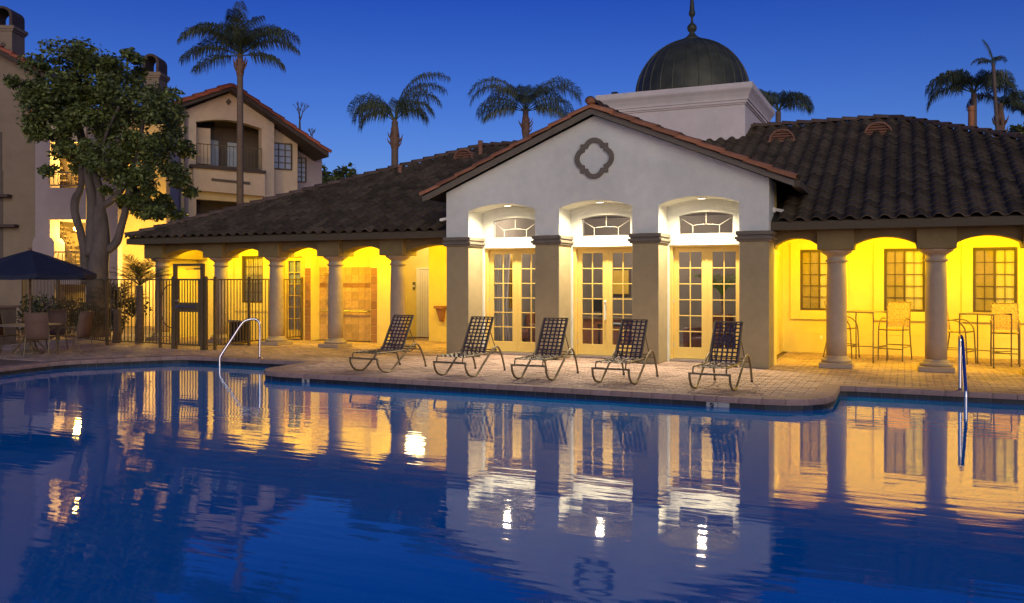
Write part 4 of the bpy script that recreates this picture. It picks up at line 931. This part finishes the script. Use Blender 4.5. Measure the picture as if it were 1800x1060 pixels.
# queen palms: crown given as (bearing from the picture plane, rise, length, droop)
def queen_palm(px, py, D, tw, fr, label, lean=0, boot=1, seed=0, base_px=None, fl=1.0, leaf=.45, bl=1.0):
    top = cell(px, py, D); b = FW*D+RT*(((base_px or px)-900)/1520*D); b.z = 0
    r = tag(empty('queen_palm', b), label, 'palm tree', 'feathery palms behind the roofs'); t = top-b
    build('trunk', MB().tube([b+t*(k/8)+RT*(.12*math.sin(k*.6)*lean) for k in range(9)],[tw*(1.25-.35*k/8) for k in range(9)],10), palm_bark, r, smooth=True)
    if boot:
        d = t.normalized(); m = MB(); m.tube([top-d*1.3*bl,top-d*1.05*bl,top-d*.7*bl,top-d*.35*bl,top+d*.1],[tw*1.0,tw*1.25,tw*1.35,tw*1.05,tw*.6],10)
        for k in range(10): a = k*2.4; q = top-d*random.Random(k+seed).uniform(.5,1.2)*bl; s = Vector((math.cos(a),math.sin(a),0)); m.tube([q+s*tw*1.2,q+s*tw*1.9+d*.12,q+s*tw*2.3+d*.3],[.05,.035,.01],5)
        build('crownshaft', m, palm_boot, r)
    base_az = math.atan2(RT.y, RT.x)
    for k,(az,e0,L,dr) in enumerate(fr):
        f = build('frond', frond(L*fl,math.radians(e0),math.radians(dr),leaf*.85,84,.72,.03,.45,seed=seed*31+k), frond_mat, r, at=(0,0,0))
        f.location = (top-b)*S; f.rotation_euler = (random.Random(seed+k).uniform(-.25,.25), 0, base_az+math.radians(az))
queen_palm(422,98,33,.12,[(172,60,2.7,100),(158,45,2.6,95),(200,52,2.6,110),(15,62,2.7,110),(-20,50,2.6,110),(2,38,2.4,85),(95,84,2.5,35),(110,76,2.5,60),(70,78,2.4,60),(-80,70,2.2,80),(182,24,2.4,75),(130,74,2.5,85),(45,72,2.5,90),(230,58,2.2,95),(-50,48,2.2,95),(172,2,2.0,45),(8,8,1.7,50),(100,50,2.0,80)], 'tall full feathery palm in front of the gabled apartment building', seed=1, leaf=.66, bl=.6, fl=1.0)
queen_palm(694,214,41,.17,[(172,72,4.0,150),(176,56,3.3,145),(165,70,3.2,150),(10,84,4.9,112),(25,80,4.4,118),(-8,74,3.7,135),(180,40,2.6,130),(15,55,2.4,130),(90,82,3.0,130),(190,62,2.8,150),(0,66,3.0,140)], 'windswept palm with bulging crownshaft left of the entrance gable', seed=2, leaf=.85, fl=.80)
queen_palm(924,196,45,.17,[(174,72,4.9,140),(178,62,4.5,135),(170,44,3.8,120),(168,30,3.2,90),(6,72,4.9,140),(-4,62,4.5,135),(10,44,3.8,120),(12,28,3.2,90),(90,82,3.2,100),(150,72,3.6,140),(30,72,3.6,140),(184,12,2.8,60),(-6,12,2.8,60),(-90,50,2.6,120),(120,78,3.4,110),(60,78,3.4,110)], 'full drooping palm directly behind the left gable slope', seed=3, leaf=.9, fl=.82)
queen_palm(1368,196,44,.15,[(150,74,2.9,110),(170,64,2.7,110),(20,66,3.0,135),(5,56,2.8,130),(60,78,2.7,110),(110,78,2.7,110),(0,36,2.3,90),(-60,66,2.4,130),(178,50,2.4,100)], 'palm half hidden behind the tower right corner', seed=4, boot=0, leaf=.75, fl=.8)
queen_palm(1712,164,36,.12,[(170,60,2.6,150),(182,46,2.5,140),(160,30,2.3,120),(10,60,2.4,150),(-10,46,2.2,140),(200,66,2.3,150),(30,66,2.1,150),(90,74,2.0,150),(-90,60,2.1,150),(175,74,2.2,150),(0,74,2.2,150)], 'arching palm behind the right roof slope', seed=5, leaf=.75, boot=0, fl=.95)
queen_palm(1746,112,34,.07,[(165,42,.9,100),(120,82,1.1,30),(20,62,.9,130),(40,66,.8,120),(190,28,.7,80),(60,50,.8,110)], 'thin leaning palm with a sparse top at the right edge', seed=6, base_px=1772, leaf=.24, boot=0)
queen_palm(1758,186,37,.14,[(10,46,1.6,140),(-15,58,1.6,140),(170,55,1.7,150),(30,36,1.4,100),(60,64,1.4,150),(0,20,1.3,90)], 'short palm with reddish trunk at the right edge', seed=7, base_px=1762, leaf=.6)
# bushy tree tops showing above the roof
def bushy(px, py, D, rpx, label, seed, n=1500):
    c = cell(px, py, D); W = D/1520; rnd = random.Random(seed); b = Vector((c.x,c.y,0)); r = tag(empty('bushy_tree', b), label, 'tree')
    build('trunk', MB().tube([b,(b+c)/2+RT*.2,c],[.22,.16,.06],8), bark, r)
    cs = [((c.x+rnd.uniform(-1,1)*rpx*W*.7,c.y+rnd.uniform(-1,1)*rpx*W*.7,c.z+rnd.uniform(-1,.6)*rpx*W*.8),(rpx*W*.45,)*3) for _ in range(9)]
    m = MB(); leaf_cloud(m, cs, n, .26, rnd, .2); build('crown', m, leaf_mat, r)
bushy(585,318,46,38,'round green tree top beside the gabled apartment building',5)
bushy(1800,232,44,22,'small tree top at the right edge above the roof',6,900)
def bare_tree(px, py, D, h, label, seed):
    rnd = random.Random(seed); c = cell(px,py,D); b = Vector((c.x,c.y,0)); r = tag(empty('bare_tree', b), label, 'tree', 'leafless trees behind the apartments'); m = MB(); m.tube([b,c],[.2,.1],7)
    def grow(p, d, L, w, k):
        q = p+d*L; m.tube([p,(p+q)/2+Vector((rnd.uniform(-.05,.05),rnd.uniform(-.05,.05),0)),q],[w,w*.8,w*.6],4)
        if k:
            for _ in range(3): grow(q, (d+Vector((rnd.gauss(0,.35),rnd.gauss(0,.35),rnd.gauss(.1,.2)))).normalized(), L*.72, w*.55, k-1)
    grow(c, UP, h, .08, 3); build('trunk', m, bark, r)
bare_tree(527,232,52,.7,'leafless twiggy tree behind the red gable slope',1)
bare_tree(548,262,52,.5,'second leafless twiggy tree lower along the red gable slope',2)
# ------------------------------------------------------------------ apartment buildings
def railing(parent, a, b, z0, h, n, belly=.06, out=None):
    a, b = Vector(a), Vector(b); out = out or -FW; r = empty('railing', a, parent=parent)
    for z in (z0+.04,z0+h): build('rail', MB().bar((a.x,a.y,z),(b.x,b.y,z),.035), iron, r)
    for k in range(n+1):
        p = a.lerp(b,k/n); build('baluster', MB().tube([(p.x,p.y,z0+.04),*[(p+out*belly*math.sin(math.pi*t))[:2]+(z0+h*t,) for t in (.25,.4,.6,.8)],(p.x,p.y,z0+h)],.012,5), iron, r)
# --- left block, square-on to the camera, 26 units away
DL = 26.0; KL = DL/1520
def L3(px, py, dd=0): k = (DL+dd)/1520; v = FW*(DL+dd)+RT*((px-900)*k); v.z = EYE+(489-py)*k; return v
def wallL(name, pts, d0, d1, mat, parent):      # outline at depth d0, pulled back to d1
    m = MB(); n = len(pts); A = [L3(x,y,d0) for x,y in pts]; B = [a+FW*(d1-d0) for a in A]
    m.add(A+B, [tuple(range(n)), tuple(range(2*n-1,n-1,-1))]+[(i,i+n,(i+1)%n+n,(i+1)%n) for i in range(n)]); return build(name, m, mat, parent)
GND = 489+EYE/KL
aptL = tag(empty('apartment_building', (*L3(60,500)[:2],0)), 'three-storey tan apartment block with lit stairwell at the left edge', 'building')
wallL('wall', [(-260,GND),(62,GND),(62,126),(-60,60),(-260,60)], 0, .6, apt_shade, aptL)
wallL('pier', [(62,GND),(88,GND),(88,165),(62,165)], -.25, .3, apt_lilac, aptL)
wallL('pier_foot', [(57,GND),(95,GND),(95,425),(90,418),(60,418),(57,425)], -.4, .2, apt_lilac, aptL)
wallL('wall', [(88,GND),(205,GND),(205,190),(88,190)], 2.6, 2.9, apt_cream, aptL)
wallL('wall', [(150,GND),(207,GND),(207,190),(150,190)], -.1, .2, apt_lilac, aptL)
wallL('wall', [(207,GND),(292,GND),(292,200),(207,200)], 1.6, 1.9, apt_cream, aptL)
for y0,y1 in ((330,386),(468,500)):
    wallL('balcony', [(84,y1),(151,y1),(151,y0),(84,y0)], -.35, 2.6, apt_lilac, aptL)
    railing(aptL, L3(88,0,-.33), L3(150,0,-.33), EYE+(489-y0)*KL, .42, 8)
wallL('lintel', [(84,250),(151,250),(151,190),(84,190)], -.2, 2.5, apt_tan, aptL)
wallL('landing_beam', [(89,388),(150,388),(150,382),(89,382)], 1.2, 2.5, white_paint, aptL)
for ya,yb,xa,xb in ((230,325,90,115),(395,468,97,118)):
    st = empty('stair', L3(xa,yb,1.5), parent=aptL)
    for dd in (.6,1.5): build('stringer', MB().bar(L3(xa,ya,dd),L3(xb+14,yb,dd),.05,.12), apt_wood, st)
    for k in range(9):
        t = (k+.5)/9; p = L3(xa+(xb+14-xa)*t, ya+(yb-ya)*t, 1.05); build('tread', MB().obox(p, RT*.16, FW*.45, UP*.025), column_stone, st)
    build('handrail', MB().bar(L3(xa,ya-28,.6),L3(xb+14,yb-28,.6),.03), iron, st)
    for k in range(8): t = k/7; build('baluster', MB().bar(L3(xa+(xb+14-xa)*t,ya+(yb-ya)*t,.6),L3(xa+(xb+14-xa)*t,ya-28+(yb-ya)*t,.6),.018), iron, st)
wallL('half_wall', [(115,432),(148,432),(148,410),(115,410)], 1.6, 1.8, apt_cream, aptL)
for px,py,pw in ((138,270,200),(136,402,240)):
    p = L3(px,py,.25); f_ = build('stair_lamp', MB().lathe([(.08,p.z+.06),(.12,p.z+.02),(.10,p.z-.05),(.02,p.z-.08)],p.x,p.y,12), lamp_warm, aptL)
    lamp('stair_bulb', f_, (p.x,p.y,p.z-.2), pw, (1,.60,.10), size=.1)
p = cell(284,486,26.0); r = tag(empty('hidden_wall_wash', (p.x,p.y,0)), 'added amber light on a post, hidden behind the first column', 'added light')  # unseen light, added to throw amber onto the apartment wall
build('post', MB().lathe([(.05,0),(.03,.1),(.03,p.z-.1)],p.x,p.y,10), iron, r); build('cage_bar', MB().bar((p.x+.1,p.y+.02,p.z-.08),(p.x+.1,p.y+.02,p.z+.34),.012), iron, r); build('cap', MB().lathe([(.12,p.z+.32),(.02,p.z+.4)],p.x,p.y,10), iron, r)
build('globe', MB().lathe([(.05,p.z-.1),(.09,p.z-.05),(.06,p.z-.01)],p.x,p.y,12), lamp_warm, r)
lamp('wall_wash_light', r, (p.x,p.y,p.z+.14), 800, (1,.62,.10), size=.1)
rf = wallL('roof', [(-60,62),(82,138),(82,130),(-60,53)], -.35, 6.5, apt_wood, aptL)
a, b = L3(82,131,-.3), L3(-60,54,-.3); cap_row(a, b, rf, apt_tile, r=.12, L=.36, name='rake_tile', r2=.86)
rf2 = wallL('roof', [(46,196),(62,200),(62,194),(46,188)], -.4, .6, apt_tile, aptL)
for dd in (-.35,-.1,.15,.4): cap_row(L3(63,194,dd), L3(46,187,dd), rf2, apt_tile, r=.11, L=.3, name='roof_tile')
def chimney(pts, hood, d0, d1, parent):
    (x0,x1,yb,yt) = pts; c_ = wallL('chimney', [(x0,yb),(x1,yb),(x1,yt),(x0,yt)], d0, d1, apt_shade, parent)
    for o,y0,y1 in ((3,yt,yt-6),(1.5,yt+4,yt)): wallL('chimney_cap', [(x0-o,y0),(x1+o,y0),(x1+o,y1),(x0-o,y1)], d0-o*KL, d1+o*KL, apt_shade, c_)
    yt -= 6; w2 = (x1-x0)/2; cx = (x0+x1)/2; ys = yt-hood*.55
    outer = [(x0,yt)]+[(cx-w2*math.cos(math.pi*k/12), ys-hood*.45*math.sin(math.pi*k/12)) for k in range(13)]+[(x1,yt)]
    inner = [(x0+5,yt)]+[(cx-(w2-5)*math.cos(math.pi*k/12), ys-(hood*.45-4)*math.sin(math.pi*k/12)) for k in range(13)]+[(x1-5,yt)]
    m = MB(); A = [L3(x,y,d0) for x,y in outer]+[L3(x,y,d0) for x,y in inner]; n = len(outer); B = [q+FW*(d1-d0) for q in A]
    m.add(A+B, [(i,i+1,n+i+1,n+i) for i in range(n-1)]+[(2*n+i,2*n+i+1,3*n+i+1,3*n+i) for i in range(n-1)]+[(i,i+1,2*n+i+1,2*n+i) for i in range(n-1)]+[(n+i,3*n+i,3*n+i+1,n+i+1) for i in range(n-1)])
    build('chimney_hood', m, apt_wood, c_)
chimney((-18,21,100,50), 34, .6, 1.3, aptL)
chimney((250,279,200,132), 32, 2.0, 2.7, aptL)
wallL('vent_tile', [(0,78),(5,73),(10,78),(5,83)], .57, .6, apt_dark, aptL)
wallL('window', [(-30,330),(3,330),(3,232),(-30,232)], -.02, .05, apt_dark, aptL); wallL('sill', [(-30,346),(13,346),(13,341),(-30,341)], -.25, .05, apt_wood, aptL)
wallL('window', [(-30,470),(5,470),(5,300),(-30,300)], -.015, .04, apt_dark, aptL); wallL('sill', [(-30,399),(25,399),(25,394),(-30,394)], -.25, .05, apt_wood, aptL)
# --- gabled block behind, turned away to the right
A2 = FW*35+RT*((318-900)/1520*35); A2.z = 0
U2 = (FW*math.cos(math.radians(55))+RT*math.sin(math.radians(55))); V2 = (FW*math.sin(math.radians(55))-RT*math.cos(math.radians(55)))
def G2(px, py, off=0):                       # point of the facade plane (set back by off) seen at that bearing
    d = FW+RT*((px-900)/1520)+UP*((489-py)/1520); o = A2+V2*off; t = o.dot(V2)/d.dot(V2); p = d*t; p.z += EYE; return p
def wallG(name, pts, o0, o1, mat, parent):
    m = MB(); n = len(pts); A = [G2(x,y,o0) for x,y in pts]; B = [a+V2*(o1-o0) for a in A]
    m.add(A+B, [tuple(range(n)), tuple(range(2*n-1,n-1,-1))]+[(i,i+n,(i+1)%n+n,(i+1)%n) for i in range(n)]); return build(name, m, mat, parent)
aptG = tag(empty('apartment_building', A2), 'pinkish apartment house with red tiled gable and arched balcony behind the palm', 'building')
arch = [(344+ (460-344)*k/10, 214-9*math.sin(math.pi*k/10)+(k/10)*12) for k in range(11)]
wallG('wall', [(318,440),(345,440),(345,218)]+arch+[(460,300),(460,440),(482,440),(482,205),(407,162),(318,196)], 0, .4, apt_tan, aptG)
wallG('balcony_band', [(340,334),(466,345),(466,300),(340,290)], -.25, .35, apt_tan, aptG)
wallG('band_slot', [(372,318),(440,325),(440,320),(372,313)], -.27, -.2, apt_dark, aptG)
wallG('balcony_sill', [(336,294),(468,305),(468,300),(336,288)], -.35, .1, apt_wood, aptG)
wallG('lower_lintel', [(345,350),(460,358),(460,343),(345,334)], 0, .4, apt_cream, aptG)
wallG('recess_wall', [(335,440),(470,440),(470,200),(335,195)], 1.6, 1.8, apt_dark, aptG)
wallG('recess_door', [(368,292),(384,294),(384,248),(368,245)], 1.55, 1.6, cool_panel, aptG); wallG('recess_door', [(400,296),(418,298),(418,252),(400,250)], 1.55, 1.6, cool_panel, aptG)
wallG('recess_screen', [(345,287),(370,289),(370,226),(345,224)], .5, .55, apt_tan, aptG)
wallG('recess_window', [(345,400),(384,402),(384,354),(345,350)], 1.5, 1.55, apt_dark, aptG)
a, b = G2(345,0,-.2), G2(460,0,-.2); railing(aptG, a, b, G2(345,291,-.2).z, .9, 18, 0, -V2)
wallG('wall', [(482,440),(523,440),(523,234),(482,210)], .5, 3, apt_tan, aptG)
wallG('wall', [(523,440),(566,440),(566,262),(523,234)], 1.2, 3, apt_lilac, aptG)
def windowG(x0, x1, y0, y1, off, cols, rows, sl):
    w_ = empty('window', G2((x0+x1)/2,y1,off), parent=aptG)
    f = lambda u,v: G2(x0+(x1-x0)*u, y0+(y1-y0)*v+sl*(x1-x0)*u, off)
    for a in range(cols):
        for b in range(rows): build('pane', MB().face([f((a+.06)/cols,(b+.05)/rows)-V2*.02, f((a+.94)/cols,(b+.05)/rows)-V2*.02, f((a+.94)/cols,(b+.95)/rows)-V2*.02, f((a+.06)/cols,(b+.95)/rows)-V2*.02]), sky_glass, w_)
    for a in range(cols+1): build('muntin', MB().bar(f(a/cols,0)-V2*.03,f(a/cols,1)-V2*.03,.05 if a in (0,cols) else .035), iron, w_)
    for b in range(rows+1): build('muntin', MB().bar(f(0,b/rows)-V2*.035,f(1,b/rows)-V2*.035,.05 if b in (0,rows) else .035), iron, w_)
sky_glass = M('glass_over_blind', (.30,.32,.38), .08, .05, 3, spec=1.0)
windowG(478,512,251,296,.5,3,4,.08); windowG(522,537,277,319,1.2,2,5,.08)
# left return wall, downpipe, gable roof and tiles
m = MB(); p0, p1 = G2(318,196), G2(318,440); e = V2*5.0
build('side_wall', MB().add([p0,p1,p1+e,p0+e,p0+U2*.3,p1+U2*.3,p1+e+U2*.3,p0+e+U2*.3],[(0,1,2,3),(7,6,5,4),(0,4,5,1),(2,6,7,3)]), apt_lilac, aptG)
build('downpipe', MB().tube([G2(320,192)-V2*.1,G2(320,440)-V2*.1],.07,8), apt_cream, aptG)
wallG('medallion', [(397,179),(402,173),(407,179),(402,185)], -.04, 0, apt_dark, aptG)
rG = wallG('roof', [(298,196),(407,158),(578,276),(578,268),(407,150),(298,188)], -.5, 6, apt_wood, aptG)
wallG('roof_face', [(298,189),(407,151),(578,269),(578,265),(407,147),(298,185)], -.45, 6, apt_tile, rG)
cap_row(G2(298,188,-.4), G2(407,152,-.4), rG, apt_tile, r=.2, L=.5, name='rake_tile', r2=.86); cap_row(G2(578,270,-.4), G2(407,152,-.4), rG, apt_tile, r=.2, L=.55, name='rake_tile', r2=.86)
